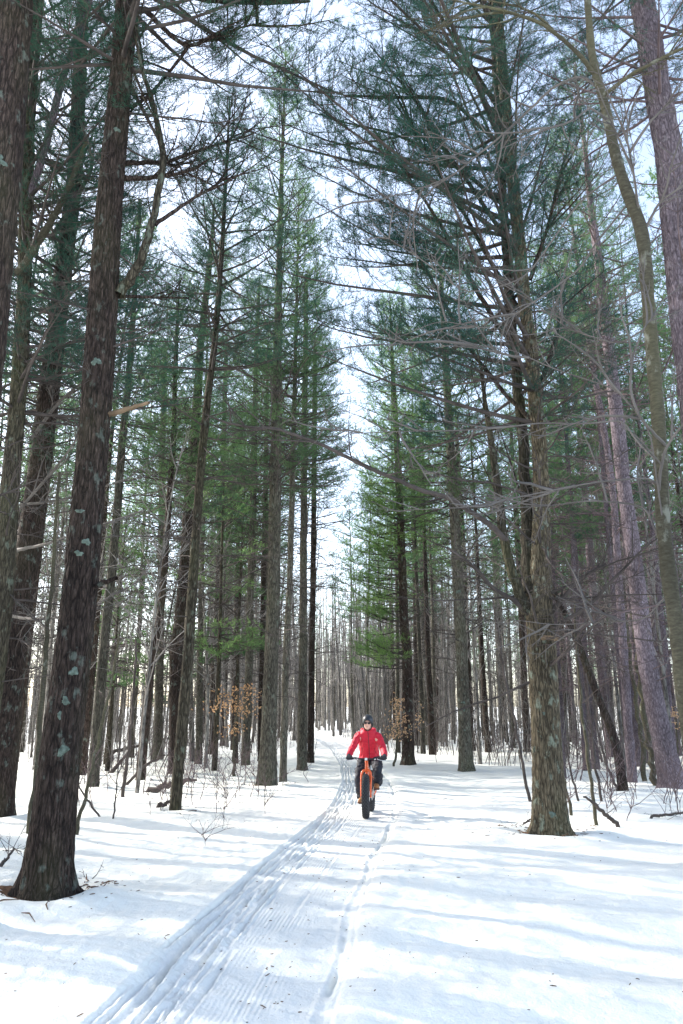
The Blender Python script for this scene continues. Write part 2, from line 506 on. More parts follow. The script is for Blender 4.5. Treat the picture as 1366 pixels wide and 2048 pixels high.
def cat(parts):
    Vs, Fs, o = [], [], 0
    for V, F in parts:
        Vs.append(V); Fs.append(F + o); o += len(V)
    if not Vs: return np.zeros((0, 3)), np.zeros((0, 4), int)
    return np.concatenate(Vs), np.concatenate(Fs)

def dead_branch(rng, L, dens=1.0, wood_w=1.0):
    wood = []
    main = curve_pts(rng, (0, 0, 0), (1, 0, 0), L, 7, wig=0.09, up=rng.uniform(-0.3, 0.3))
    wood.append(tube(main, np.linspace(0.007 + 0.006 * L, 0.003, 7) * wood_w, 4))
    for q in range(int((3 + 3.4 * L) * dens)):
        t = rng.uniform(0.2, 1.0); f = t * 6; i = min(int(f), 5); p = main[i] * (1 - f + i) + main[i + 1] * (f - i)
        ax = unit(main[i + 1] - main[i]); lat = unit(np.cross(ax, rng.normal(size=3) * [0.5, 0.5, 1.4]))
        a = math.radians(rng.uniform(25, 75))
        sl = rng.uniform(0.18, 0.42) * L * (1.15 - t * 0.7)
        sh = curve_pts(rng, p, ax * math.cos(a) + lat * math.sin(a), sl, 4, wig=0.14, up=rng.uniform(-.2, .3))
        wood.append(tube(sh, np.linspace(0.0055, 0.002, 4) * wood_w, 3))
        for _ in range(int(rng.integers(0, 4))):
            u = rng.uniform(0.3, 1); f = u * 3; i = min(int(f), 2); pp = sh[i] * (1 - f + i) + sh[i + 1] * (f - i)
            td = unit(unit(sh[i + 1] - sh[i]) + rng.normal(0, 0.55, 3))
            wood.append(tube(curve_pts(rng, pp, td, sl * rng.uniform(.25, .6), 3, wig=0.1), [0.003 * wood_w, 0.0022 * wood_w, 0.0015 * wood_w], 3))
    return cat(wood)

PR = np.random.default_rng(5)
LENS = (1.0, 1.7, 2.6, 3.8)
LIVE = {}
for lod, kw in (('near', dict(gap=0.075, k=8, ln=0.10, w=0.0056)), ('mid', dict(gap=0.10, k=6, ln=0.11, w=0.0105, twig_geo=False)),
                ('far', dict(gap=0.26, k=5, ln=0.17, w=0.028, twig_geo=False, sides=3, wood_w=1.3))):
    LIVE[lod] = {l: [live_branch(PR, l, **kw) for _ in range(4)] for l in LENS}
DEAD = {'near': {l: [dead_branch(PR, l, 1.25) for _ in range(7)] for l in (0.7, 1.4, 2.3, 3.2)},
        'fine': {l: [dead_branch(PR, l, 0.8, 0.5) for _ in range(7)] for l in (0.35, 0.7, 1.2)},
        'far': {l: [dead_branch(PR, l, 0.5, 1.5) for _ in range(5)] for l in (0.7, 1.4, 2.3)}}

def nearest(d, L):
    return min(d, key=lambda q: abs(math.log(q / L)))

def place(V, p, az, el, s, roll=0.0):
    R = rotz(az) @ roty(-el) @ rotx(roll)
    return (V * s) @ R.T + p

class Tree:
    """collects wood and needles round a trunk axis"""
    def __init__(self, rng, lod):
        self.rng, self.lod = rng, lod
        self.wood, self.leaf = [], []
    def live(self, p, az, el, L):
        d = LIVE[self.lod]; l = nearest(d, L); w, n = d[l][self.rng.integers(len(d[l]))]
        s = L / l; r = self.rng.uniform(-.3, .3)
        self.wood.append((place(w[0], p, az, el, s, r), w[1]))
        self.leaf.append((place(n[0], p, az, el, s, r), n[1]))
    def dead(self, p, az, el, L):
        d = DEAD[self.lod if self.lod in ('far', 'fine') else 'near']; l = nearest(d, L); w = d[l][self.rng.integers(len(d[l]))]
        self.wood.append((place(w[0], p, az, el, L / l, self.rng.uniform(0, 6.28)), w[1]))

def on_axis(P, z):
    return np.array([np.interp(z, P[:, 2], P[:, 0]), np.interp(z, P[:, 2], P[:, 1]), z])

def dress(T, P, H, zc, Lmax, dead_from=1.8, n_dead=46, dead_len=1.5, whorl=0.55, per=5, bias=None, up0=-0.05, up1=0.75, fill=1.0, spare=None):
    """dead lower branches then a live crown; bias=(azimuth, amount) lengthens one side; spare(az, z)->factor"""
    rng = T.rng
    for _ in range(n_dead):
        z = dead_from + (zc + 1.5 - dead_from) * rng.random() ** 0.75
        az = rng.uniform(0, 6.283)
        L = dead_len * rng.uniform(0.35, 1.25) * (0.6 + 0.5 * min(1, z / max(zc, 1)))
        T.dead(on_axis(P, z), az, rng.normal(0.08, 0.22), L)
    z = zc
    az0 = rng.uniform(0, 6.28)
    while z < H - 0.15:
        u = (z - zc) / (H - zc)
        n = max(3, int(round(per * (1 - 0.3 * u))))
        az0 += 1.0
        for q in range(n):
            if rng.random() > fill: continue
            az = az0 + q * 6.283 / n + rng.normal(0, 0.25)
            L = Lmax * min(1, 0.62 + 1.6 * u) * (1 - u) ** 0.62 * rng.uniform(0.65, 1.15) + 0.35
            if bias: L *= 1 + bias[1] * math.cos(az - bias[0])
            if spare: L *= spare(az, z)
            if L < 0.3: continue
            el = up0 + (up1 - up0) * u + rng.normal(0, 0.12)
            T.live(on_axis(P, z + rng.uniform(-.12, .12)), az, el, L)
        z += whorl * rng.uniform(0.8, 1.2)

# ------------------------------------------------------------------ trunks
def axis_from(ctrl, rad, H, step, lean_keep=1.0):
    """smooth axis through 3-D control points (ascending z), extended straight up to height H"""
    C = np.array(ctrl, float); R = np.array(rad, float)
    if C[-1, 2] < H - 0.4:
        top = C[-1].copy()
        k = min(len(C) - 1, 2)
        d = (C[-1] - C[-1 - k]); d = d / max(d[2], 1e-3) * lean_keep
        e = top + d * (H - top[2]) * np.array([0.6, 0.6, 1]); e[2] = H
        C = np.vstack([C, e]); R = np.append(R, 0.012)
    zs = np.arange(C[0, 2], C[-1, 2], step); zs = np.append(zs, C[-1, 2])
    P = np.stack([np.interp(zs, C[:, 2], C[:, 0]), np.interp(zs, C[:, 2], C[:, 1]), zs], -1)
    r = np.interp(zs, C[:, 2], R)
    k = max(1, int(0.9 / step)) | 1
    if k > 1:
        ker = np.hanning(k + 2)[1:-1]; ker /= ker.sum()
        for c in (0, 1):
            a = P[:, c]; h = k // 2
            pad = np.concatenate([2 * a[0] - a[h:0:-1], a, 2 * a[-1] - a[-2:-h - 2:-1]])
            P[:, c] = np.convolve(pad, ker, 'valid')
        pad = np.concatenate([np.full(k // 2, r[0]), r, np.full(k // 2, r[-1])]); r = np.convolve(pad, ker, 'valid')
    return P, r

def flare(P, r, z0, amt, h):
    return r * (1 + amt * np.exp(-np.maximum(P[:, 2] - z0, 0) / h))

def bark_tube(P, r, sides, amp, seed, roots=0.0, z0=0.0, plate=(17.0, 3.0)):
    """trunk skin with furrowed plates as real relief"""
    n = len(P)
    a = np.arange(sides) / sides * 2 * math.pi
    V = np.zeros((n, sides, 3))
    for i in range(n):
        z = P[i, 2]; fade = min(1.0, r[i] / 0.12)
        for j in range(sides):
            c, s = math.cos(a[j]), math.sin(a[j])
            q = Vector((c * r[i] * plate[0] + seed, s * r[i] * plate[0], z * plate[1]))
            q = q + mnoise.noise_vector(q * 0.9) * 0.45
            d = mnoise.voronoi(q * 1.7)[0]
            f = min(1.0, (d[1] - d[0]) / 0.35)
            f = f * f * (3 - 2 * f)
            rr = r[i] + amp * fade * (f - 0.7 + 0.7 * mnoise.noise(q * 3.3)) + 0.03 * r[i] * mnoise.noise(Vector((c, s, z * 0.7 + seed)))
            if roots:
                rr += roots * r[i] * max(0, math.sin(a[j] * 4 + seed * 2.0 + math.sin(a[j] * 2 + seed))) ** 2 * math.exp(-max(z - z0, 0) / 0.14)
            V[i, j] = (P[i, 0] + c * rr, P[i, 1] + s * rr, z)
    i = np.arange(n - 1)[:, None] * sides; j = np.arange(sides)[None, :]; jn = (j + 1) % sides
    F = np.stack([i + j, i + jn, i + sides + jn, i + sides + j], -1).reshape(-1, 4)
    return V.reshape(-1, 3), F

def lichen_patch(P, r, px, py, Y, w, h, parent, seed):
    """a crusty scale of lichen wrapped on the camera side of a trunk, w x h metres"""
    rng = np.random.default_rng(seed)
    c = at(px, py, Y)
    V = []; rings, seg = 4, 30
    ja = np.arange(seg) / seg * 6.283
    lob = 0.9 + 0.2 * np.sin(2 * ja + seed) + 0.16 * np.sin(3 * ja + seed * 2.3) + 0.1 * np.sin(5 * ja + seed * 4.1) + rng.normal(0, 0.05, seg)
    for q in range(rings + 1):
        for j in range(seg):
            t = q / rings * lob[j]; an = j / seg * 6.283
            dx, dz = math.cos(an) * t * w / 2, math.sin(an) * t * h / 2
            z = c[2] + dz
            ax, ay = np.interp(z, P[:, 2], P[:, 0]), np.interp(z, P[:, 2], P[:, 1]); rr = float(np.interp(z, P[:, 2], r))
            off = np.clip((c[0] + dx - ax) / rr, -0.93, 0.93)
            th = math.asin(off)
            k = rr + 0.008 + 0.007 * rng.random() - (0.016 if q == rings else 0.004 if q == rings - 1 else 0)
            V.append((ax + k * math.sin(th), ay - k * math.cos(th), z))
    V = np.array(V)
    i = np.arange(rings)[:, None] * seg; j = np.arange(seg)[None, :]; jn = (j + 1) % seg
    F = np.stack([i + j, i + jn, i + seg + jn, i + seg + j], -1).reshape(-1, 4)
    return mesh_obj('lichen_patch', [(V, F, 0)], M['lichen'], parent)

# ------------------------------------------------------------------ the trees one can tell apart
# label, bark, base distance (None: where the base pixel meets the ground), axis [(px, py, width px)], crown spec
TREES = [
 dict(l='stout furrowed pine trunk with pale lichen scales beside a brown litter patch', m='bark_white', Y=None, near=2, H=21,
      a=[(90, 1788, 100), (112, 1600, 84), (128, 1450, 76), (146, 1300, 70), (160, 1180, 68), (176, 1000, 62), (190, 850, 60), (200, 700, 60), (212, 500, 54), (224, 350, 49), (238, 200, 45), (254, 0, 42)],
      zc=9.6, L=3.6, nd=12, dl=1.5, spare='L1'),
 dict(l='dark reddish pine trunk behind the stout lichen-scaled trunk, leaving the frame low', m='bark_white', Y=14.6, near=1, H=20,
      a=[(-5, 1640, 60), (25, 1300, 54), (40, 1200, 52), (72, 1000, 46), (108, 700, 38), (132, 500, 33), (150, 350, 30), (166, 0, 24)], zc=7.6, L=3.2, nd=50, dl=2.2),
 dict(l='lichen-grey pine trunk crossing the frame edge, partly behind a broken pale limb', m='bark_olive', Y=11.5, near=1, H=22,
      a=[(-75, 1700, 52), (-20, 1400, 46), (5, 1200, 42), (18, 1000, 37), (36, 800, 32), (48, 600, 28), (56, 250, 26), (74, 0, 26)], zc=6.4, L=3.2, nd=40, dl=2.0),
 dict(l='massive dark pine trunk cut by the frame edge with one round lichen scale', m='bark_white', Y=7.2, near=1, H=22,
      a=[(-190, 1830, 120), (-110, 1300, 96), (-68, 1000, 90), (-34, 700, 84), (-8, 430, 82), (10, 200, 82), (24, 0, 80)], zc=11, L=3.0, nd=8, dl=1.4),
 dict(l='slim tilted trunk with its foot near the frame edge behind the reddish pine', m='bark_white', Y=None, near=0, H=17,
      a=[(22, 1563, 22), (55, 1300, 17), (78, 1100, 15), (104, 850, 12), (125, 600, 10)], zc=8, L=1.8, nd=34, dl=1.6),
 dict(l='straight thin pine first behind the stout lichen-scaled trunk', m='bark_olive', Y=None, near=0, H=16.5,
      a=[(185, 1575, 28), (207, 1300, 23), (228, 1100, 20), (243, 900, 18), (258, 750, 15), (270, 575, 12), (280, 400, 8)], zc=8.5, L=2.2, nd=52, dl=1.8),
 dict(l='dark thin trunk rising behind the fallen boughs, nearest the green sprig', m='bark_white', Y=None, near=0, H=15.5,
      a=[(280, 1562, 22), (302, 1330, 18), (325, 1200, 16), (338, 1000, 14), (346, 900, 12), (352, 700, 10)], zc=8, L=2.2, nd=50, dl=1.7),
 dict(l='pale knotty trunk standing behind the pile of fallen boughs', m='bark_olive', Y=None, near=0, H=18.5,
      a=[(315, 1522, 22), (320, 1300, 18), (322, 1150, 17), (325, 900, 14), (330, 700, 11)], zc=8, L=2.6, nd=44, dl=1.8),
 dict(l='mossy slender pine with its foot forward of all others in its clump', m='bark_olive', Y=None, near=0, H=15.3,
      a=[(350, 1625, 27), (377, 1300, 25), (383, 1200, 23), (400, 950, 20), (415, 800, 17), (428, 700, 15), (437, 600, 13), (447, 450, 10), (453, 325, 7)], zc=8.6, L=2.5, nd=56, dl=1.8),
 dict(l='thick brown trunk half hidden behind the mossy slender pine', m='bark_white', Y=None, near=0, H=20.5,
      a=[(352, 1548, 34), (352, 1300, 30), (365, 1200, 28), (380, 1000, 26), (390, 875, 23), (400, 700, 18), (422, 500, 12)], zc=7.8, L=3.0, nd=60, dl=2.0),
 dict(l='thin straight trunk next behind the mossy slender pine', m='bark_olive', Y=None, near=0, H=19,
      a=[(397, 1527, 17), (400, 1300, 14), (402, 1200, 13), (408, 900, 11)], zc=9.5, L=2.2, nd=40, dl=1.6),
 dict(l='evenly straight brown trunk between the mossy slender pine and the rusty leaf spray', m='bark_white', Y=None, near=0, H=22,
      a=[(426, 1509, 20), (431, 1300, 17), (435, 1200, 15), (443, 1025, 14), (447, 900, 12), (452, 700, 9)], zc=9.5, L=2.8, nd=44, dl=2.0),
 dict(l='dark narrow trunk immediately behind the rusty leaf spray', m='bark_white', Y=None, near=0, H=20,
      a=[(445, 1492, 12), (452, 1300, 11), (458, 1100, 10), (464, 900, 9)], zc=9, L=2.4, nd=36, dl=1.7),
 dict(l='thin trunk touched by the rusty leaf spray on its far side', m='bark_white', Y=None, near=0, H=20,
      a=[(467, 1500, 13), (470, 1300, 11), (476, 1100, 10), (482, 900, 8)], zc=9, L=2.4, nd=36, dl=1.7),
 dict(l='slim knobby pine between the rusty leaf spray and the tall straight pine', m='bark_olive', Y=None, near=0, H=20,
      a=[(491, 1531, 21), (499, 1300, 18), (500, 1200, 17), (505, 1050, 15), (508, 900, 14), (512, 700, 10), (517, 600, 8)], zc=7.6, L=2.6, nd=58, dl=1.9),
 dict(l='thin trunk close behind the tall straight pine of the trailside row', m='bark_white', Y=None, near=0, H=20,
      a=[(521, 1520, 15), (524, 1300, 13), (530, 1000, 11), (534, 800, 8)], zc=9, L=2.2, nd=40, dl=1.7),
 dict(l='tall straight pine with a full green spire, thickest of the trailside row', m='bark_olive', Y=None, near=1, H=22.8,
      a=[(533, 1572, 44), (537, 1480, 32), (543, 1300, 28), (547, 1200, 26), (550, 1000, 24), (554, 800, 20), (557, 600, 14), (560, 450, 11), (564, 325, 8), (572, 95, 2)], zc=8.0, L=2.8, nd=76, dl=2.1),
 dict(l='slender pine leaning against the view of the tall straight pine, nearer the trail', m='bark_olive', Y=None, near=0, H=19,
      a=[(566, 1562, 17), (572, 1300, 15), (580, 1150, 14), (585, 950, 13), (590, 750, 10)], zc=8.6, L=2.2, nd=52, dl=1.8),
 dict(l='mottled grey pine second from the trail in the trailside row', m='bark_olive', Y=None, near=0, H=18.5,
      a=[(604, 1540, 24), (606, 1300, 19), (607, 1150, 17), (608, 900, 15), (611, 700, 12), (612, 550, 9)], zc=9.0, L=2.4, nd=60, dl=2.0),
 dict(l='straight dark pine next to the trail, last of the trailside row', m='bark_white', Y=None, near=0, H=18,
      a=[(621, 1527, 16), (624, 1300, 14), (627, 1100, 13), (629, 850, 11), (630, 700, 9)], zc=11, L=2.0, nd=60, dl=2.0),
 # across the trail
 dict(l='dark straight pine behind the rider with bright green low boughs', m='bark_white', Y=30, near=1, H=19.5,
      a=[(816, 1509, 26), (814, 1300, 19), (808, 1250, 18), (805, 1150, 17), (799, 1000, 15), (795, 900, 13), (787, 775, 10)], zc=8.3, L=2.6, nd=36, dl=2.0, spare='R1', mat='needle_bright'),
 dict(l='mossy pine with green lichen knots between the rider and the big forked pine', m='bark_olive', Y=None, near=1, H=21,
      a=[(933, 1540, 32), (929, 1450, 25), (923, 1300, 23), (918, 1200, 22), (910, 1050, 20), (903, 925, 18), (898, 850, 17), (893, 750, 14), (884, 600, 10)], zc=9, L=4.4, nd=76, dl=2.3),
 dict(l='big forked pine with furrowed trunk at the edge of the open snow', m='bark_lit', Y=None, near=2, H=21,
      a=[(1102, 1670, 78), (1096, 1560, 62), (1092, 1450, 58), (1084, 1300, 56), (1078, 1225, 54), (1079, 1140, 44), (1083, 1050, 36), (1083, 975, 31), (1078, 875, 29), (1070, 800, 28), (1062, 700, 26), (1048, 600, 25), (1040, 500, 24), (1030, 400, 24), (1018, 300, 23), (1010, 200, 22), (993, 0, 20)],
      zc=6.4, L=4.6, nd=60, dl=2.6, spare='R3'),
 dict(l='dark leaning trunk crossing in front of the red pines', m='bark_white', Y=None, near=0, H=9.0,
      a=[(1247, 1585, 24), (1236, 1500, 19), (1223, 1460, 19), (1203, 1410, 18), (1183, 1360, 18), (1153, 1275, 15), (1123, 1215, 13), (1103, 1175, 11)], zc=99, L=1, nd=14, dl=1.6, lean=1),
 dict(l='thick purplish red pine, widest of the red pine clump', m='bark_red', Y=None, near=1, H=22,
      a=[(1347, 1578, 58), (1330, 1500, 43), (1308, 1400, 38), (1290, 1300, 35), (1278, 1200, 33), (1263, 1075, 30), (1248, 975, 27), (1238, 875, 28), (1230, 800, 26), (1218, 700, 23), (1208, 625, 21), (1195, 500, 17), (1183, 425, 14), (1173, 325, 10)], zc=11.5, L=2.4, nd=80, dl=2.2, tw='twig_red'),
 dict(l='red pine standing directly behind the widest red pine', m='bark_red', Y=None, near=0, H=22,
      a=[(1278, 1532, 28), (1263, 1400, 22), (1248, 1300, 20), (1240, 1250, 19), (1225, 1100, 17), (1213, 975, 15), (1200, 800, 12)], zc=12, L=2.2, nd=56, dl=2.0, tw='twig_red'),
 dict(l='red pine with its foot behind the dark leaning trunk', m='bark_red', Y=None, near=0, H=22,
      a=[(1225, 1515, 24), (1213, 1425, 21), (1193, 1250, 19), (1183, 1150, 18), (1173, 1025, 16), (1163, 900, 14), (1153, 800, 13), (1130, 500, 9)], zc=12, L=2.2, nd=60, dl=2.0, tw='twig_red'),
 dict(l='pinkish red pine nearest behind the big forked pine', m='bark_red', Y=None, near=0, H=22,
      a=[(1183, 1497, 26), (1165, 1350, 22), (1153, 1250, 20), (1140, 1100, 18), (1123, 975, 16), (1113, 875, 14)], zc=12, L=2.2, nd=60, dl=2.0, tw='twig_red'),
 dict(l='leaning slim red pine that meets the widest red pine high up', m='bark_red', Y=22, near=0, H=21,
      a=[(1262, 1530, 22), (1240, 1200, 18), (1228, 1000, 16), (1215, 900, 15), (1193, 775, 13), (1165, 600, 10)], zc=12, L=2.0, nd=50, dl=2.0, tw='twig_red'),
 dict(l='flaky red pine trunk leaning in through the upper frame edge', m='bark_red', Y=9.6, near=1, H=22,
      a=[(1470, 1730, 64), (1425, 1200, 60), (1400, 900, 58), (1366, 600, 56), (1350, 450, 54), (1338, 300, 53), (1318, 200, 50), (1302, 100, 48), (1284, 0, 46)], zc=10.5, L=2.6, nd=26, dl=2.2, tw='twig_red'),
 dict(l='thin pine close behind the dark straight pine with green boughs', m='bark_white', Y=None, near=0, H=19,
      a=[(836, 1493, 18), (833, 1300, 15), (830, 1100, 13), (824, 900, 10)], zc=8, L=2.4, nd=44, dl=2.0),
 dict(l='grey trunk third behind the rider, just past the green boughs', m='bark_olive', Y=None, near=0, H=19,
      a=[(856, 1490, 20), (850, 1300, 17), (843, 1100, 15), (836, 900, 11)], zc=9, L=2.4, nd=44, dl=2.0),
 dict(l='straight trunk close behind the mossy pine with lichen knots', m='bark_white', Y=None, near=0, H=20,
      a=[(942, 1500, 18), (934, 1300, 15), (926, 1100, 13), (915, 900, 11)], zc=9, L=2.6, nd=50, dl=2.1),
 dict(l='slim trunk midway between the mossy pine and the big forked pine', m='bark_olive', Y=None, near=0, H=20,
      a=[(1006, 1478, 18), (998, 1300, 16), (990, 1100, 14), (978, 900, 11)], zc=9, L=2.4, nd=46, dl=2.0),
 dict(l='dark trunk just behind the foot of the big forked pine', m='bark_white', Y=None, near=0, H=20,
      a=[(1054, 1503, 16), (1046, 1300, 14), (1036, 1100, 12), (1024, 900, 10)], zc=9, L=2.4, nd=46, dl=2.0),
]

def spare_L1(az, z):
    return (1.3 if math.cos(az - 0.15) > 0.3 else 0.75) if z < 11 else 1.0
def spare_R1(az, z):
    return 1.0
def spare_R3(az, z):
    if z < 14 and math.cos(az) > 0.25: return 0.28
    return 1.25 if math.cos(az - math.pi) > 0.2 else 0.8
SPARE = dict(L1=spare_L1, R1=spare_R1, R3=spare_R3)

BUILT = {}
for t in TREES:
    bx, by, bw = t['a'][0]
    Y = t['Y'] or ground(bx, by)[1]
    p = at(bx, by, Y)
    t['Yd'] = Y
    t['base'] = p
    if Y < 24:
        WELLS.append((p[0], Y, max(0.1, bw / F_PX * depth(p) / 2)))

build_ground()

def build_traced(t, idx):
    rng = np.random.default_rng(100 + idx)
    Y = t['Yd']
    ctrl, rad = [], []
    for (x, y, w) in t['a']:
        q = at(x, y, Y); ctrl.append(q); rad.append(0.5 * w / F_PX * depth(q) * (0.86 if t['near'] == 0 else 1.0))
    base = ctrl[0].copy()
    gz = hz(base[0], base[1])
    ctrl = np.array(ctrl)
    first = ctrl[0].copy(); first[2] = min(gz, first[2]) - 0.12
    ctrl = np.vstack([first, ctrl[ctrl[:, 2] > first[2] + 0.05]]); rad = rad[:1] + rad[len(rad) - (len(ctrl) - 1):]
    step = {2: 0.032, 1: 0.09, 0: 0.3}[t['near']]
    P, r = axis_from(ctrl, rad, t['H'], step)
    r = flare(P, r, gz, 0.22, 0.12)
    root = empty('red_pine_tree' if t['m'] == 'bark_red' else 'pine_tree', (0, 0, 0))
    o0 = Vector((base[0], base[1], gz))
    root.location = o0
    tag(root, t['l'], 'tree', 'red pines beside the trail' if t['m'] == 'bark_red' else 'white pines beside the trail')
    sh = np.array(o0)
    if t['near'] == 2:
        V, F = bark_tube(P, r, 110, 0.010, idx * 3.7, roots=0.5, z0=gz)
    elif t['near'] == 1:
        V, F = bark_tube(P, r, 30, 0.012, idx * 3.7, roots=0.15, z0=gz)
    else:
        V, F = tube(P, r, 12, rough=0.06)
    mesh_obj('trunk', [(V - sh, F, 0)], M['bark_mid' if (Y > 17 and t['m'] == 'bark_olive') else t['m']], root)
    T = Tree(rng, 'near' if Y < 16 else 'mid')
    zc = min(t['zc'], t['H'] - 0.5)
    if t['zc'] > 50:
        for _ in range(t['nd']):
            z = rng.uniform(1.0, t['H'] - 0.5)
            T.dead(on_axis(P, z), rng.uniform(0, 6.28), rng.normal(0.1, 0.3), t['dl'] * rng.uniform(.3, 1.1))
    else:
        dress(T, P, t['H'], zc, t['L'], 1.9 if Y > 9 else 3.0, t['nd'], t['dl'], whorl=0.46, per=6 if t['l'].startswith('big') else 5, spare=SPARE.get(t.get('spare')), up1=0.85)
    if t.get('spare') == 'R1':
        for _ in range(60):
            z = rng.uniform(3.4, 10.4)
            T.live(on_axis(P, z), math.pi + rng.normal(0.15, 0.6), rng.normal(0.0, 0.14), rng.uniform(1.5, 2.5))
    W_, Lf = cat(T.wood), (cat(T.leaf) if T.leaf else None)
    mesh_obj('branches', [(W_[0] - sh, W_[1], 0)], M[t.get('tw', 'twig')], root)
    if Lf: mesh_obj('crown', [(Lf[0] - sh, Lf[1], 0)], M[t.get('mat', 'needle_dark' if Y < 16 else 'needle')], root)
    BUILT[idx] = (root, P, r, Y)
    return root, P, r, Y, sh

for i, t in enumerate(TREES):
    build_traced(t, i)

def traced_limb(idx, pts, mat, name='limb', dy=0.0, label=None, twigs=0, live=0, tl=0.7, seed=1, sides=8):
    """a limb of a traced tree through photo points (px, py, width px, metres nearer/farther than the trunk axis)"""
    root, P, r, Y = BUILT[idx]
    sh = np.array(root.location)
    rng = np.random.default_rng(seed)
    C, R = [], []
    for (x, y, w, d) in pts:
        q = at(x, y, Y + d); C.append(q); R.append(0.5 * w / F_PX * depth(q))
    C = np.array(C); n = len(C)
    s = np.concatenate([[0], np.cumsum(np.linalg.norm(np.diff(C, axis=0), axis=1))])
    ss = np.linspace(0, s[-1], n * 5)
    D = np.stack([np.interp(ss, s, C[:, k]) for k in range(3)], -1)
    for _ in range(3):
        D[1:-1] = (D[:-2] + D[1:-1] * 2 + D[2:]) / 4
    rr = np.interp(ss, s, R)
    D = D + rng.normal(0, 0.12, D.shape) * rr[:, None]
    parts = [(*tube(D, rr, sides), 0)]
    T = Tree(rng, 'near')
    for _ in range(twigs):
        k = rng.integers(len(D) // 4, len(D)); d = unit(D[min(k + 1, len(D) - 1)] - D[k - 1])
        az = math.atan2(d[1], d[0]) + rng.normal(0, 0.8); el = math.asin(np.clip(d[2], -1, 1)) + rng.normal(0.1, 0.5)
        T.dead(D[k], az, el, tl * rng.uniform(.4, 1.3))
    for _ in range(live):
        k = rng.integers(len(D) // 3, len(D)); d = unit(D[min(k + 1, len(D) - 1)] - D[k - 1])
        az = math.atan2(d[1], d[0]) + rng.normal(0, 0.8); el = math.asin(np.clip(d[2], -1, 1)) * 0.6 + rng.normal(0.1, 0.3)
        T.live(D[k], az, el, tl * rng.uniform(.6, 1.3))
    for w in T.wood: parts.append((*w, 0))
    o = mesh_obj(name, [(v - sh, f, m) for v, f, m in parts], M[mat], root)
    if T.leaf:
        V, F = cat(T.leaf)
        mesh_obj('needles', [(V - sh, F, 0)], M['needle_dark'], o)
    if label: o['label'] = label
    return o

# limbs of the stout trunk (tree 0)
traced_limb(0, [(236, 592, 24, 0), (258, 560, 21, -.05), (278, 528, 19, -.1), (295, 485, 17, -.15), (310, 425, 15, -.2), (320, 370, 14, -.2), (328, 310, 12, -.2), (320, 270, 11, -.2), (305, 200, 9, -.2), (286, 150, 8, -.2), (268, 60, 5, -.2)], 'bark_olive', twigs=5, live=3, seed=3, tl=0.8)
traced_limb(0, [(225, 325, 12, 0), (280, 326, 9, .1), (330, 325, 8, .2), (410, 297, 6, .3), (500, 270, 3, .5)], 'bark_white', twigs=8, live=2, seed=4, tl=0.9)
traced_limb(0, [(225, 355, 12, 0), (290, 357, 9, .1), (345, 350, 7, .2), (390, 338, 6, .3), (418, 318, 4, .3)], 'bark_white', twigs=6, live=3, seed=5, tl=0.8)
traced_limb(0, [(310, 448, 9, -.15), (345, 425, 8, -.1), (385, 398, 6, .1), (425, 375, 5, .2), (462, 348, 3, .3)], 'bark_white', twigs=6, live=2, seed=6, tl=0.8)
traced_limb(0, [(220, 592, 9, 0), (300, 594, 6, .3), (378, 596, 3, .6)], 'bark_white', twigs=5, seed=7, tl=0.6)
traced_limb(0, [(212, 830, 12, 0), (235, 825, 11, -.1), (265, 815, 9, -.2), (297, 805, 6, -.3)], 'broken', label='pale broken stub sticking out of the trunk', seed=8)
traced_limb(0, [(180, 1178, 14, 0), (205, 1166, 11, -.1), (234, 1156, 8, -.2)], 'bark_white', seed=9)
traced_limb(0, [(240, 35, 13, 0), (290, 15, 12, .2), (310, 40, 10, .3), (340, 70, 9, .4), (375, 95, 8, .4), (440, 70, 6, .5), (480, 55, 4, .5), (530, 45, 3, .6)], 'bark_white', twigs=6, live=9, seed=12, tl=1.0)
traced_limb(0, [(375, 95, 7, .4), (350, 130, 6, .4), (300, 190, 6, .2), (262, 215, 8, .0)], 'bark_white', twigs=3, live=6, seed=13, tl=0.9)
traced_limb(0, [(258, -30, 12, 0), (380, -8, 12, .4), (440, 3, 12, .6), (560, 5, 10, 1.0), (620, 2, 5, 1.2)], 'bark_white', twigs=2, live=8, seed=14, tl=0.9)
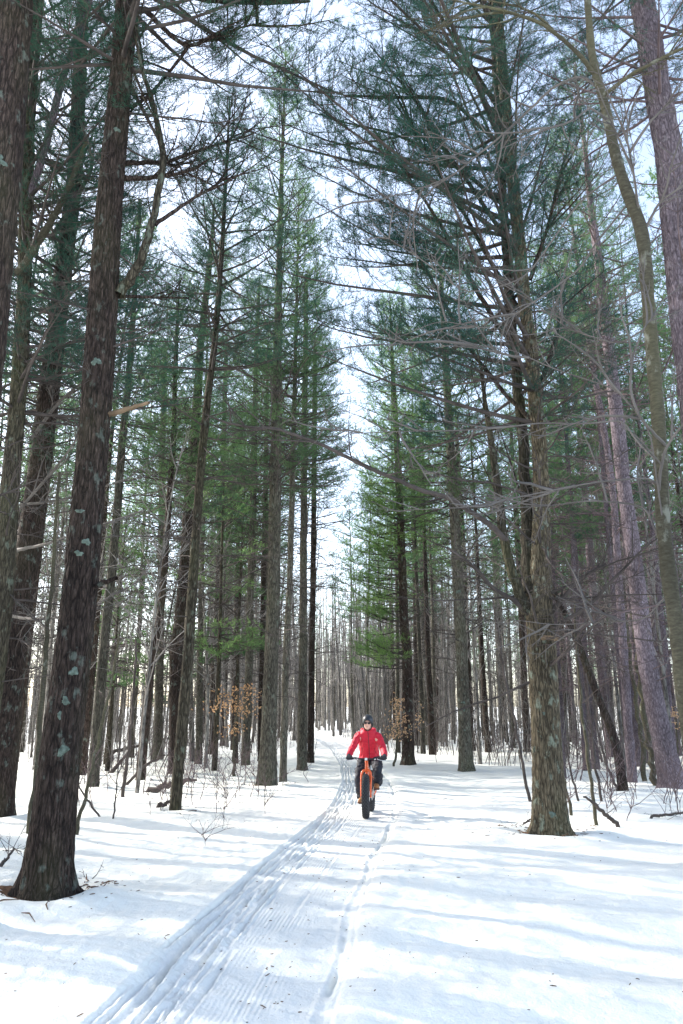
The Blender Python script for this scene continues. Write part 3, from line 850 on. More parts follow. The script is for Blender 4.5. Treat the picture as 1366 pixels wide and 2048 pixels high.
# pale broken limb hanging on the lichen-grey trunk (tree 2) and others beside it
traced_limb(2, [(36, 548, 16, -.3), (60, 510, 16, -.5), (85, 470, 15, -.6), (115, 420, 13, -.6), (140, 370, 11, -.5), (158, 320, 9, -.4), (172, 285, 6, -.3)], 'bark_smooth', label='pale greenish broken limb', twigs=6, seed=15)
traced_limb(2, [(50, 420, 14, 0), (90, 300, 15, -.2), (120, 170, 14, -.4), (150, 80, 13, -.5), (178, 0, 13, -.5)], 'bark_red', twigs=8, seed=16, label='reddish peeling limb')
traced_limb(2, [(40, 420, 10, 0), (110, 405, 8, .3), (150, 390, 5, .5)], 'bark_red', twigs=4, seed=18)
traced_limb(1, [(100, 480, 12, -.2), (140, 420, 9, -.4), (190, 330, 8, -.6), (160, 240, 5, -.6)], 'twig_grey', twigs=10, seed=19, tl=1.0)
for k, pts in enumerate(([(75, 620, 7, -.5), (130, 610, 6, -.9), (190, 590, 4, -1.2)], [(60, 880, 8, -.6), (120, 800, 6, -1.4), (190, 745, 4, -2.2), (240, 700, 3, -2.6)],
                         [(30, 1100, 8, -.6), (90, 1090, 6, -1.6), (170, 1060, 4, -2.4), (290, 1020, 3, -3)], [(20, 1040, 7, -.6), (90, 960, 6, -1.4), (140, 900, 4, -2), (200, 800, 3, -2.5)],
                         [(10, 1230, 8, -.6), (70, 1240, 6, -1.8), (160, 1230, 4, -3), (240, 1180, 3, -3.5)], [(40, 1010, 6, -.4), (130, 1000, 5, -.9), (250, 960, 3, -1)])):
    traced_limb(1, pts, 'twig_grey', twigs=14, seed=30 + k, tl=1.0, sides=5)

# stems and limbs of the big forked pine (tree 22)
R3 = next(i for i, t in enumerate(TREES) if t['l'].startswith('big forked'))
traced_limb(R3, [(1062, 1190, 34, 0), (1056, 1100, 28, .1), (1053, 1000, 23, .15), (1049, 920, 22, .2), (1043, 860, 21, .2), (1037, 780, 20, .25), (1028, 690, 20, .3), (1018, 610, 19, .3), (1013, 500, 18, .3), (1006, 400, 16, .3), (998, 280, 14, .3), (990, 150, 12, .3), (982, 0, 9, .3)], 'bark_olive', name='stem', seed=40, sides=14, twigs=16, tl=1.6, label='second stem of the fork')
traced_limb(R3, [(1056, 1225, 26, 0), (1043, 1196, 23, -.1), (1023, 1148, 20, -.2), (1008, 1075, 18, -.2), (998, 1000, 17, -.2), (985, 900, 14, -.1), (974, 830, 10, 0), (962, 740, 6, .1)], 'bark_olive', seed=41, sides=10, twigs=14, tl=1.2)
traced_limb(R3, [(1012, 1082, 13, -.2), (985, 1052, 12, -.3), (943, 1025, 11, -.5), (898, 995, 10, -.7), (838, 980, 9.5, -.9), (798, 960, 9, -1), (758, 945, 8.5, -1.1), (708, 922, 8, -1.2), (683, 908, 7.5, -1.2), (635, 885, 7, -1.3), (590, 870, 6, -1.4), (550, 855, 5, -1.4), (505, 855, 4.5, -1.4), (450, 845, 4, -1.4), (410, 828, 2.5, -1.4)], 'twig', seed=42, twigs=22, tl=0.9, label='long bare arching limb reaching across the trail')
traced_limb(R3, [(1056, 1222, 14, 0), (1020, 1195, 9, -.2), (983, 1175, 8, -.3), (955, 1140, 7, -.3), (928, 1118, 6, -.4), (894, 1095, 4, -.5)], 'twig', seed=43, twigs=10, tl=0.8)
traced_limb(R3, [(1096, 1232, 14, 0), (1120, 1205, 9, -.2), (1148, 1170, 8, -.3), (1180, 1145, 7, -.3), (1212, 1128, 4, -.3)], 'twig', seed=44, twigs=9, tl=0.9)
traced_limb(R3, [(1098, 1262, 12, 0), (1140, 1235, 8, -.3), (1183, 1208, 7, -.4), (1215, 1170, 6, -.5), (1250, 1135, 5, -.5), (1293, 1090, 3, -.6)], 'twig', seed=45, twigs=9, tl=0.9)
traced_limb(R3, [(1085, 1275, 10, -.25), (1105, 1276, 9, -.35), (1118, 1279, 6, -.4)], 'broken', seed=46, label='short pale broken stub')
for k, pts in enumerate(([(1075, 850, 12, 0), (1020, 800, 9, .1), (940, 700, 8, .2), (880, 590, 6, .3), (820, 480, 4, .4)], [(1062, 720, 13, 0), (1000, 660, 11, -.1), (930, 540, 9, -.2), (870, 430, 7, -.3), (800, 330, 5, -.3), (740, 250, 3, -.3)],
                         [(1050, 640, 12, 0), (990, 540, 10, .3), (930, 430, 8, .4), (850, 300, 6, .5), (780, 170, 4, .6)], [(1040, 520, 11, 0), (960, 400, 9, -.4), (900, 310, 8, -.5), (830, 200, 5, -.6), (740, 90, 3, -.6)],
                         [(1030, 430, 11, 0), (900, 320, 8, .4), (800, 270, 6, .6), (690, 245, 3, .8)], [(1020, 310, 10, 0), (900, 195, 8, .2), (780, 195, 6, .3), (690, 190, 3, .4)],
                         [(1085, 760, 10, 0), (1110, 680, 8, .2), (1130, 600, 5, .4)], [(1060, 560, 9, 0), (1100, 440, 7, -.2), (1125, 330, 4, -.3)], [(1010, 240, 10, 0), (930, 110, 8, -.2), (880, 30, 6, -.3), (840, -40, 4, -.3)])):
    traced_limb(R3, pts, 'bark_white', seed=50 + k, twigs=7, live=7 if k not in (6,) else 2, tl=1.25, sides=6)

for (ix, px, py, w, h, sd_) in ((0, 201, 736, .13, .14, 1), (0, 182, 1090, .1, .12, 2), (0, 168, 1113, .12, .08, 3), (0, 143, 1402, .11, .12, 4), (0, 132, 1430, .07, .1, 5), (0, 138, 1500, .13, .13, 6), (0, 158, 1345, .1, .14, 7),
                          (0, 170, 1030, .14, .07, 8), (0, 240, 275, .1, .09, 9), (3, 12, 345, .22, .17, 10),
                          (R3, 1081, 1427, .06, .06, 11), (R3, 1090, 1100, .09, .07, 12), (R3, 1080, 1060, .08, .1, 13), (R3, 1095, 1625, .1, .15, 14), (R3, 1062, 1500, .07, .12, 15)):
    root, P, r, Y = BUILT[ix]
    o = lichen_patch(P, r, px, py, Y, w * 0.8, h * 0.8, root, sd_)
    o.data.transform(Matrix.Translation(-root.location))
R2 = next(i for i, t in enumerate(TREES) if t['l'].startswith('mossy pine with green'))
for (px, py, w, h, sd_) in ((925, 1405, .13, .12, 21), (926, 1420, .14, .1, 22), (927, 1460, .09, .08, 23), (922, 1360, .08, .07, 24), (915, 1185, .22, .12, 25)):
    root, P, r, Y = BUILT[R2]
    o = lichen_patch(P, r, px, py, Y, w, h, root, sd_)
    o.data.transform(Matrix.Translation(-root.location))

# ------------------------------------------------------------------ the slim hardwood sapling in front of the red pines, with its long bare branches
def polyline(pts, Y, sub=6, smooth=3):
    C = np.array([at(x, y, Y + d) for (x, y, w, d) in pts]); R = np.array([0.5 * w / F_PX * depth(c) for c, (x, y, w, d) in zip(C, pts)])
    s = np.concatenate([[0], np.cumsum(np.linalg.norm(np.diff(C, axis=0), axis=1))])
    ss = np.linspace(0, s[-1], len(C) * sub)
    D = np.stack([np.interp(ss, s, C[:, k]) for k in range(3)], -1)
    for _ in range(smooth):
        D[1:-1] = (D[:-2] + D[1:-1] * 2 + D[2:]) / 4
    return D, np.interp(ss, s, R)

def build_sapling():
    Y = 5.6
    pts = [(1445, 1905, 38, 0), (1400, 1600, 36, 0), (1368, 1380, 33, 0), (1353, 1250, 31, 0), (1338, 1150, 30, 0), (1326, 1050, 28, 0), (1322, 950, 27, 0), (1318, 850, 26, 0), (1310, 760, 26, 0), (1304, 700, 26, 0), (1296, 600, 25, 0),
           (1290, 500, 25, 0), (1278, 440, 25, 0), (1250, 375, 22, 0), (1228, 300, 20, 0), (1213, 225, 18, 0), (1198, 170, 17, 0), (1182, 100, 15, 0), (1175, 0, 13, 0), (1172, -120, 11, 0), (1165, -300, 7, 0)]
    D, R = polyline(pts, Y, 8, 4)
    gz = hz(D[0, 0], D[0, 1])
    D[0, 2] = gz - 0.1
    root = empty('hardwood_sapling', (D[0, 0], D[0, 1], gz))
    tag(root, 'slender olive-barked sapling with long bare branches in front of the red pines', 'sapling')
    sh = np.array(root.location)
    rng = np.random.default_rng(77)
    R = R * (1 + 0.04 * np.sin(np.arange(len(R)) * 0.9))
    V, F = tube(D, flare(D, R, gz, 0.3, 0.1), 14, rough=0.02)
    mesh_obj('trunk', [(V - sh, F, 0)], M['bark_smooth'], root)
    for k, (pts, tw) in enumerate((
        ([(1190, 150, 11, 0), (1160, 108, 10, -.1), (1133, 85, 9, -.2), (1083, 45, 8, -.3), (1003, 20, 6, -.4), (903, 0, 4, -.5), (820, -30, 3, -.6)], 10),
        ([(1200, 178, 11, 0), (1163, 150, 10, .1), (1108, 172, 9, .2), (1048, 230, 8, .3), (993, 280, 7, .4), (943, 320, 6, .5), (908, 350, 6, .5), (848, 375, 5, .6), (748, 402, 3, .7)], 14),
        ([(1216, 240, 9, 0), (1180, 215, 8, -.3), (1148, 240, 8, -.5), (1118, 252, 7, -.6), (1083, 258, 5, -.7)], 6),
        ([(1208, 190, 9, -.1), (1260, 150, 8, -.3), (1320, 118, 7, -.5), (1390, 85, 6, -.7)], 8),
        ([(1278, 430, 9, 0), (1268, 350, 8, -.2), (1253, 275, 7, -.3), (1262, 220, 6, -.3), (1285, 165, 4, -.4)], 8),
        ([(1284, 470, 11, 0), (1318, 405, 9, -.1), (1345, 385, 8, -.2), (1400, 350, 6, -.3)], 5),
        ([(1318, 980, 11, -.05), (1320, 945, 11, -.15), (1330, 900, 10, -.3), (1350, 868, 9, -.4), (1385, 830, 7, -.6)], 4),
        ([(1330, 890, 11, -.05), (1303, 862, 11, -.2), (1275, 828, 10, -.3), (1260, 780, 9, -.3), (1264, 715, 8, -.3), (1290, 650, 6, -.3), (1340, 600, 4, -.3)], 8),
        ([(1322, 930, 8, 0), (1270, 880, 7, .1), (1248, 838, 6, .2), (1180, 848, 6, .3), (1080, 846, 5.5, .5), (980, 858, 5, .6), (880, 862, 4, .7), (783, 863, 3, .8), (690, 868, 2, .9)], 14),
        ([(1324, 985, 8, 0), (1308, 953, 7, -.1), (1180, 966, 6, -.1), (1083, 985, 5, -.1), (933, 1015, 4, 0), (808, 1020, 2.5, .1)], 12),
        ([(1336, 1120, 9, 0), (1290, 1010, 7, .2), (1180, 1000, 6, .4), (1100, 1012, 4, .6), (1010, 1016, 3, .8)], 9),
        ([(1330, 1075, 7, 0), (1300, 860, 6, -.2), (1238, 780, 5, -.3), (1183, 762, 5, -.3), (1100, 735, 4, -.3), (1023, 698, 3, -.3), (940, 690, 2, -.3)], 10),
        ([(1262, 400, 8, 0), (1180, 500, 7, .2), (1170, 530, 6, .3), (1090, 590, 5.5, .4), (980, 660, 4, .5), (880, 640, 3, .6), (760, 690, 2, .6)], 12),
        ([(1240, 345, 7, 0), (1160, 400, 6, .4), (1050, 560, 5, .6), (930, 590, 4, .8), (860, 530, 3.5, .9), (720, 440, 2, 1)], 12),
        ([(1343, 1180, 7, 0), (1290, 1240, 5, .3), (1200, 1245, 4, .6), (1110, 1250, 3, .8), (1030, 1240, 2, 1)], 8),
        ([(1300, 650, 7, 0), (1240, 690, 6, .4), (1140, 660, 5, .8), (1060, 600, 4, 1), (990, 560, 2.5, 1.2)], 10),
    )):
        d, r = polyline(pts, Y, 6, 3)
        r = r * (0.95 if k in (0, 3) else 0.55)
        d = d + rng.normal(0, 0.1, d.shape) * r[:, None]
        parts = [(*tube(d, r, 6), 0)]
        T = Tree(rng, 'near')
        for _ in range(tw):
            q = rng.integers(len(d) // 4, len(d)); dd = unit(d[min(q + 1, len(d) - 1)] - d[q - 1])
            az = math.atan2(dd[1], dd[0]) + rng.normal(0, 0.6); el = math.asin(np.clip(dd[2], -1, 1)) + rng.normal(0.15, 0.5)
            T.dead(d[q], az, el, 0.55 * rng.uniform(.4, 1.5))
        for w in T.wood: parts.append((*w, 0))
        mesh_obj('branch', [(v - sh, f, m) for v, f, m in parts], M['twig_grey' if k not in (0, 3) else 'bark_smooth'], root)
build_sapling()

# ------------------------------------------------------------------ forest behind: a few source trees, then copies with shared mesh data
def far_pine(seed, H, zc, r0, Lmax, mat, tw, nm, lod='far', n_dead=42, fill=0.6):
    rng = np.random.default_rng(seed)
    lean = rng.normal(0, 0.012, 2)
    zs = np.linspace(-0.25, H, 15)
    P = np.stack([lean[0] * zs + 0.05 * np.sin(zs * 0.4 + seed), lean[1] * zs + 0.05 * np.cos(zs * 0.33 + seed), zs], -1)
    r = np.interp(zs, [-0.25, 0, 1, H], [r0 * 1.3, r0 * 1.18, r0, 0.015])
    T = Tree(rng, lod)
    dress(T, P, H, zc, Lmax, 1.6, n_dead, 1.7, whorl=0.66, per=5, up1=0.8, fill=fill)
    V, F = tube(P, r, 9, rough=0.05)
    root = empty(nm)
    mesh_obj('trunk', [(V, F, 0)], mat, root)
    mesh_obj('branches', [(*cat(T.wood), 0)], tw, root)
    mesh_obj('crown', [(*cat(T.leaf), 0)], M['needle'], root)
    return root

def far_hardwood(seed, H, r0):
    rng = np.random.default_rng(seed)
    parts = []
    P = curve_pts(rng, (0, 0, -0.25), (rng.normal(0, .03), rng.normal(0, .03), 1), H, 12, wig=0.025)
    r = np.linspace(r0 * 1.15, 0.012, 12)
    root = empty('hardwood_tree')
    V, F = tube(P, r, 7, rough=0.05)
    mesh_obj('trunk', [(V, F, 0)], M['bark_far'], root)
    for q in range(30):
        t = rng.uniform(0.25, 0.98); f = t * 11; i = min(int(f), 10); p = P[i] * (1 - f + i) + P[i + 1] * (f - i)
        az = rng.uniform(0, 6.28); el = rng.uniform(0.35, 1.15)
        d = np.array([math.cos(az) * math.cos(el), math.sin(az) * math.cos(el), math.sin(el)])
        L = H * 0.22 * (1.15 - t) * rng.uniform(0.6, 1.3) + 0.4
        b = curve_pts(rng, p, d, L, 6, wig=0.12, up=0.35)
        parts.append((*tube(b, np.linspace(0.25 * r0 * (1.2 - t) + 0.008, 0.005, 6), 4), 0))
        for _ in range(5):
            u = rng.uniform(0.3, 1); f = u * 5; i = min(int(f), 4); pp = b[i] * (1 - f + i) + b[i + 1] * (f - i)
            bb = curve_pts(rng, pp, unit(unit(b[i + 1] - b[i]) + rng.normal(0, 0.5, 3)), L * rng.uniform(.25, .55), 4, wig=0.15, up=0.2)
            parts.append((*tube(bb, np.linspace(0.008, 0.004, 4), 3), 0))
    mesh_obj('branches', parts, M['twig_brush'], root)
    return root

def copy_tree(o, loc, rz, s, label=None, group=None):
    c = o.copy(); COL.objects.link(c)
    c.location = loc; c.rotation_euler = (0, 0, rz); c.scale = (s, s, s)
    for ch in list(o.children):
        d = ch.copy(); COL.objects.link(d); d.parent = c
    if label: c['label'] = label
    if group: c['group'] = group
    return c

taken = [(t['base'][0], t['Yd']) for t in TREES]
def free(x, y, gap):
    return all((x - a) ** 2 + (y - b) ** 2 > gap * gap for a, b in taken)

def scatter(srcs, n, xr, yr, gap, corridor, label, cat_, group, scale=(0.85, 1.12), seed=1, ok=None):
    rng = np.random.default_rng(seed)
    made, tries = 0, 0
    while made < n and tries < 9000:
        tries += 1
        y = rng.uniform(*yr); x = rng.uniform(xr[0](y), xr[1](y))
        if abs(x - trail_center(y)) < corridor(y) or not free(x, y, gap): continue
        if ok is not None and not ok(x, y): continue
        src = srcs[rng.integers(len(srcs))]
        loc = (x, y, hz(x, y)); rz = rng.uniform(0, 6.28); s = rng.uniform(*scale)
        if 'label' not in src:
            src.location = loc; src.rotation_euler = (0, 0, rz); src.scale = (s,) * 3
            tag(src, label, cat_, group)
        else:
            copy_tree(src, loc, rz, s, label, group)
        taken.append((x, y)); made += 1
    return made

wp_a = [far_pine(200 + i, H, zc, r0, L, M['bark_white' if i % 3 == 1 else 'bark_mid'], M['twig'], 'pine_tree') for i, (H, zc, r0, L) in enumerate(((20, 11, .12, 2.0), (21, 12, .14, 2.2), (18.5, 10.5, .10, 1.8)))]
wp_b = [far_pine(210 + i, H, zc, r0, L, M['bark_white' if i % 3 == 1 else 'bark_mid'], M['twig'], 'pine_tree') for i, (H, zc, r0, L) in enumerate(((20, 9.5, .13, 2.3), (21, 10.5, .15, 2.4), (19, 8.5, .11, 2.0)))]
rp = [far_pine(220 + i, H, zc, r0, L, M['bark_red'], M['twig_red'], 'red_pine_tree', n_dead=60, fill=0.38) for i, (H, zc, r0, L) in enumerate(((20.5, 8.5, .12, 2.1), (21.5, 10, .14, 2.2), (19.5, 8, .11, 2.0)))]
hw = [far_hardwood(230 + i, H, r0) for i, (H, r0) in enumerate(((15, .08), (17, .11), (13, .055), (18, .14)))]
hw2 = [far_hardwood(240 + i, H, r0) for i, (H, r0) in enumerate(((12, .06), (14, .09), (9, .045)))]
yg = [far_pine(250 + i, H, zc, r0, L, M['bark_olive'], M['twig'], 'young_pine_tree', n_dead=14) for i, (H, zc, r0, L) in enumerate(((9, 2.6, .07, 1.6), (11, 3.6, .08, 1.7)))]
for o in yg: next(c for c in o.children if c.name.startswith('crown')).data.materials[0] = M['needle_young']

wide = lambda k, b: (lambda y: -(k * y + b), lambda y: k * y + b)
scatter(wp_a, 40, (lambda y: -(0.5 * y + 3), lambda y: -0.2), (24, 80), 1.9, lambda y: 1.2,
        'straight pine in the woods behind the trailside row', 'tree', 'pines in the woods behind the trailside row', seed=1, ok=lambda x, y: (y > 36 or x < -6.5) and (abs(x - 0.008 * y) > 2.6 or y > 54))
scatter(wp_b, 44, (lambda y: 0.5, lambda y: 0.5 * y + 3), (27, 80), 2.0, lambda y: 1.2,
        'straight pine in the woods behind the rider and the big forked pine', 'tree', 'pines in the woods behind the forked pine', seed=2, ok=lambda x, y: (y > 36 or x > 5.5) and (abs(x - 0.008 * y) > 2.6 or y > 54))
scatter(rp, 46, (lambda y: 0.2 * y + 1.5, lambda y: 0.52 * y + 3), (21, 60), 1.9, lambda y: 3, 'purplish red pine in the woods behind the red pine clump', 'tree', 'red pines behind the clump', seed=3)
scatter(hw, 140, (lambda y: -0.17 * y, lambda y: 0.14 * y), (50, 98), 1.0, lambda y: 1.5, 'bare grey hardwood in the far woods at the end of the trail', 'tree', 'bare hardwoods at the end of the trail', seed=4, ok=lambda x, y: abs(x - trail_center(y)) > 2 or y > 62)
scatter(hw2, 60, (lambda y: -(0.5 * y + 2), lambda y: -0.1 * y), (18, 60), 1.0, lambda y: 3, 'bare thin hardwood among the pines behind the fallen boughs', 'tree', 'thin hardwoods among the pines', seed=5, ok=lambda x, y: y > 30 or x < -4.5)
hw3 = [far_hardwood(245 + i, H, r0) for i, (H, r0) in enumerate(((11, .05), (13, .07)))]
scatter(hw3, 45, (lambda y: 0.12 * y, lambda y: 0.5 * y + 2), (20, 60), 1.0, lambda y: 3, 'bare thin hardwood among the pines behind the forked pine', 'tree', 'thin hardwoods behind the forked pine', seed=6, ok=lambda x, y: y > 30 or x > 6.5)
scatter(yg, 6, (lambda y: -(0.34 * y), lambda y: -0.13 * y), (21, 40), 1.0, lambda y: 2.5, 'young light green pine between the trunks behind the mossy slender pine', 'tree', 'young green pines among the trunks', seed=7)
# pines that stand just outside the frame on the sun's side and throw the long shadows
sh_src = [far_pine(260 + i, H, zc, r0, L, M['bark_white'], M['twig'], 'pine_tree', lod='far', fill=0.85) for i, (H, zc, r0, L) in enumerate(((20, 9, .18, 2.6), (21, 10, .16, 2.4)))]
scatter(sh_src, 18, (lambda y: -32, lambda y: -(0.46 * y + 3.4)), (0, 27), 2.6, lambda y: 2, 'pine on the sunny side just beyond the frame', 'tree', 'pines just beyond the frame', seed=8)

def far_woods():
    rng = np.random.default_rng(9)
    parts_w, parts_n = [], []
    for k in range(1000):
        y = rng.uniform(66, 190); x = rng.uniform(-0.55 * y - 6, 0.55 * y + 6)
        if k > 620: y = rng.uniform(90, 150); x = rng.uniform(-0.16 * y, 0.14 * y)
        if y < 92 and abs(x) < 0.16 * y: continue
        z0 = hz(x, y); H = rng.uniform(12, 20); r = rng.uniform(.06, .16)
        pine = rng.random() < (0.5 if abs(x) > 0.16 * y else 0.1)
        P = np.stack([x + np.cumsum(rng.normal(0, .08, 5)), np.full(5, y), z0 - .2 + np.linspace(0, H, 5)], -1)
        parts_w.append((*tube(P, np.linspace(r, .02, 5), 5), 0 if pine else 1))
        for q in range(22):
            t = rng.uniform(.15, .97); p = P[0] * (1 - t) + P[-1] * t; az = rng.uniform(0, 6.28); el = rng.uniform(0, .3) if pine else rng.uniform(.4, 1.1)
            L = rng.uniform(.8, 2.2) * (1.2 - t)
            d = np.array([math.cos(az) * math.cos(el), math.sin(az) * math.cos(el), math.sin(el)])
            parts_w.append((*tube(curve_pts(rng, p, d, L, 3, wig=.15), [.018, .012, .007], 3), 2))
            if pine and t > 0.5:
                pos = p + d * rng.uniform(0.3, 1, (9, 1)) * L + rng.normal(0, .22, (9, 3))
                parts_n.append((*needles(rng, pos, np.repeat(d[None], 9, 0), 4, .3, .07), 3))
    tag(mesh_obj('far_woods', parts_w + parts_n, [M['bark_mid'], M['bark_far'], M['twig_brush'], M['needle']]), 'far woods of thin trunks closing the view, haze put into their pale colour', kind='stuff')
far_woods()

def brush():
    rng = np.random.default_rng(15); parts = []
    n = 0
    while n < 3300:
        y = rng.uniform(26, 85); x = rng.uniform(-0.5 * y - 2, 0.5 * y + 2)
        if abs(x - trail_center(y)) < 1.6 or abs(x - 0.008 * y) < (1.5 if y < 45 else 0.0): continue
        if y < 36 and abs(x) < 5: continue
        n += 1
        z = hz(x, y); H = rng.uniform(1.2, 7.5) * rng.uniform(0.5, 1); r = 0.006 + 0.0026 * H
        d = unit(np.array([rng.normal(0, .14), rng.normal(0, .14), 1]))
        P = curve_pts(rng, (x, y, z - .05), d, H, 4, wig=0.07)
        m = int(rng.random() < 0.5)
        parts.append((*tube(P, np.linspace(r, .004, 4), 3), m))
        for _ in range(int(3 + H * 1.3)):
            t = rng.uniform(.25, .95) * 3; i = int(t); p = P[i] + (P[i + 1] - P[i]) * (t - i)
            e = unit(rng.normal(size=3) + np.array([0, 0, .5])) * rng.uniform(.2, .28) * (1 + H * .45)
            q = p + e * .55 + rng.normal(0, .06, 3)
            parts.append((*tube(np.array([p, q, p + e + rng.normal(0, .05, 3)]), [.007, .005, .003], 3), m))
    tag(mesh_obj('brush', parts, [M['twig_brush'], M['twig']]), 'tangle of thin bare brush between the far trunks', kind='stuff')
brush()

def haze():
    V, F = box((0, 45, 21.0), (330, 330, 45.0))
    m = bpy.data.materials.new('winter_haze'); m.use_nodes = True
    N = m.node_tree.nodes; N.remove(N['Principled BSDF'])
    pv = N.new('ShaderNodeVolumePrincipled')
    pv.inputs['Color'].default_value = (0.93, 0.95, 1.0, 1)
    pv.inputs['Density'].default_value = HAZE
    pv.inputs['Anisotropy'].default_value = 0.35
    m.node_tree.links.new(pv.outputs[0], N['Material Output'].inputs['Volume'])
    tag(mesh_obj('haze', [(V, F, 0)], m, smooth=False), 'thin winter haze between the trees', kind='stuff')
if HAZE > 0: haze()

# ------------------------------------------------------------------ saplings, shrubs, fallen boughs, dead beech leaves, litter
def stem_thing(name, pts, label, cat_, mat='twig', group=None, twigs=8, tl=0.5, Y=None, seed=0, leaves=None, seat=True):
    rng = np.random.default_rng(500 + seed)
    Yb = Y or ground(pts[0][0], pts[0][1])[1]
    d, r = polyline([(p[0], p[1], p[2], p[3] if len(p) > 3 else 0) for p in pts], Yb, 5, 2)
    d = d + rng.normal(0, 0.4, d.shape) * r[:, None]
    gz = hz(d[0, 0], d[0, 1])
    if seat: d[:, 2] += gz - d[0, 2]; d[0, 2] -= 0.05
    root = empty(name, (d[0, 0], d[0, 1], gz)); sh = np.array(root.location)
    tag(root, label, cat_, group)
    mesh_obj('stem', [(tube(d, r, 6)[0] - sh, tube(d, r, 6)[1], 0)], M[mat], root)
    T = Tree(rng, 'fine')
    for _ in range(twigs):
        q = rng.integers(len(d) // 4, len(d)); dd = unit(d[min(q + 1, len(d) - 1)] - d[q - 1])
        az = rng.uniform(0, 6.28); el = math.asin(np.clip(dd[2], -1, 1)) * 0.6 + rng.normal(0.1, 0.3)
        T.dead(d[q], az, el, tl * rng.uniform(.4, 1.3))
    if T.wood:
        Wd = cat(T.wood); mesh_obj('twigs', [(Wd[0] - sh, Wd[1], 0)], M[mat if mat.startswith('twig') else 'twig'], root)
    if leaves:
        V, F, o = [], [], 0
        for (px, py, sx, sy, n) in leaves:
            for _ in range(int(n * 1.5)):
                c = at(px + rng.normal(0, sx), py + rng.normal(0, sy), Yb + rng.normal(0, 0.5))
                a = unit(rng.normal(size=3) + np.array([0, 0, -0.5])); b = unit(np.cross(a, rng.normal(size=3)))
                l, w = rng.uniform(.07, .12), rng.uniform(.04, .06)
                nrm = np.cross(a, b) * 0.012
                V += [c, c + a * l * .5 + b * w / 2 + nrm, c + a * l, c + a * l * .5 - b * w / 2 + nrm]; F += [[o, o + 1, o + 2], [o, o + 2, o + 3]]; o += 4
        lv = mesh_obj('leaves', [(np.array(V) - sh, np.array(F), 0)], M['beech_leaf'], root); lv['kind'] = 'stuff'
    return root

G = 'bare saplings around the trunks'
for k, (pts, lab, mat) in enumerate((
    ([(1060, 1607, 7), (1046, 1530, 6), (1033, 1465, 6), (1013, 1375, 5), (1000, 1290, 4), (985, 1200, 3)], 'thin bent sapling close against the big forked pine on its trail side', 'twig'),
    ([(1145, 1637, 7), (1134, 1590, 6), (1123, 1540, 5), (1112, 1450, 4), (1110, 1380, 3)], 'short tan sapling close behind the big forked pine on its far side', 'bark_smooth'),
    ([(1194, 1652, 8), (1183, 1575, 7), (1175, 1510, 7), (1163, 1425, 6), (1155, 1325, 5), (1148, 1200, 4)], 'tall straight sapling with its foot beside the forked fallen stick', 'bark_smooth'),
    ([(1203, 1605, 6), (1190, 1530, 5), (1183, 1450, 4), (1172, 1350, 3)], 'thin sapling just behind the forked fallen stick', 'twig'),
    ([(1290, 1560, 11), (1283, 1470, 10), (1268, 1375, 8), (1258, 1300, 7), (1244, 1180, 6)], 'olive sapling, thinner of the pair before the widest red pine', 'bark_smooth'),
    ([(1312, 1572, 15), (1298, 1500, 13), (1288, 1425, 11), (1276, 1330, 9), (1262, 1200, 7)], 'olive sapling, thicker of the pair before the widest red pine', 'bark_smooth'),
    ([(1158, 1605, 5), (1140, 1540, 4), (1133, 1490, 3)], 'knee-high twig sapling midway between the forked pine and the leaning trunk', 'twig'),
    ([(1236, 1585, 6), (1213, 1525, 5), (1198, 1475, 4), (1185, 1400, 3)], 'thin whip leaning away from the foot of the dark leaning trunk', 'twig'),
    ([(150, 1672, 9), (160, 1630, 8), (172, 1585, 7), (200, 1465, 6), (222, 1375, 5), (240, 1260, 3)], 'tan leaning sapling just past the stout lichen-scaled trunk', 'bark_smooth'),
    ([(57, 1672, 13), (70, 1560, 12), (82, 1450, 11), (91, 1300, 10), (104, 1150, 8), (118, 950, 6)], 'greyish sapling partly hidden behind the stout lichen-scaled trunk', 'bark_smooth'),
    ([(245, 1592, 8), (254, 1525, 7), (262, 1460, 6), (267, 1390, 5), (272, 1280, 4)], 'dark sapling standing before the pile of fallen boughs', 'twig'),
    ([(226, 1645, 4), (231, 1600, 3), (236, 1540, 2)], 'single thin twig upright in open snow', 'twig'),
)):
    stem_thing('bare_sapling', pts, lab, 'sapling', mat, G, twigs=9, tl=0.7, seed=k)

srng = np.random.default_rng(31)
GS = 'small bare shrubs in the snow'
xs1 = [(433, 1630, 60), (400, 1600, 70), (455, 1570, 55), (470, 1595, 65), (500, 1595, 60), (410, 1690, 26), (445, 1660, 45), (385, 1590, 50), (480, 1550, 60), (350, 1590, 55), (300, 1640, 40), (515, 1600, 50), (420, 1545, 60), (530, 1630, 30),
       (372, 1560, 55), (325, 1600, 48), (618, 1565, 40)] + [(srng.uniform(150, 600), srng.uniform(1530, 1625), srng.uniform(30, 75)) for _ in range(34)]
xs2 = [(1002, 1532, 45), (888, 1512, 40), (1015, 1528, 35), (1128, 1590, 70), (1160, 1560, 80), (1215, 1640, 50), (1115, 1530, 60), (1100, 1490, 50), (1330, 1640, 40), (1240, 1545, 70), (1060, 1520, 50), (1350, 1600, 60)] + \
      [(srng.uniform(1120, 1366), srng.uniform(1520, 1650), srng.uniform(40, 110)) for _ in range(26)] + [(srng.uniform(840, 1060), srng.uniform(1495, 1530), srng.uniform(25, 50)) for _ in range(14)]
for k, (x, y, h) in enumerate(xs1 + xs2):
    w = max(1.1, h / 40)
    stem_thing('bare_shrub', [(x, y, w), (x + srng.normal(0, .12) * h, y - h * .5, w * .8), (x + srng.normal(0, .22) * h, y - h, w * .5)], 'small bare shrub', 'shrub', 'twig_red',
               'small bare shrubs in the snow', twigs=int(srng.integers(3, 9)), tl=0.35 + h / 160, seed=40 + k)

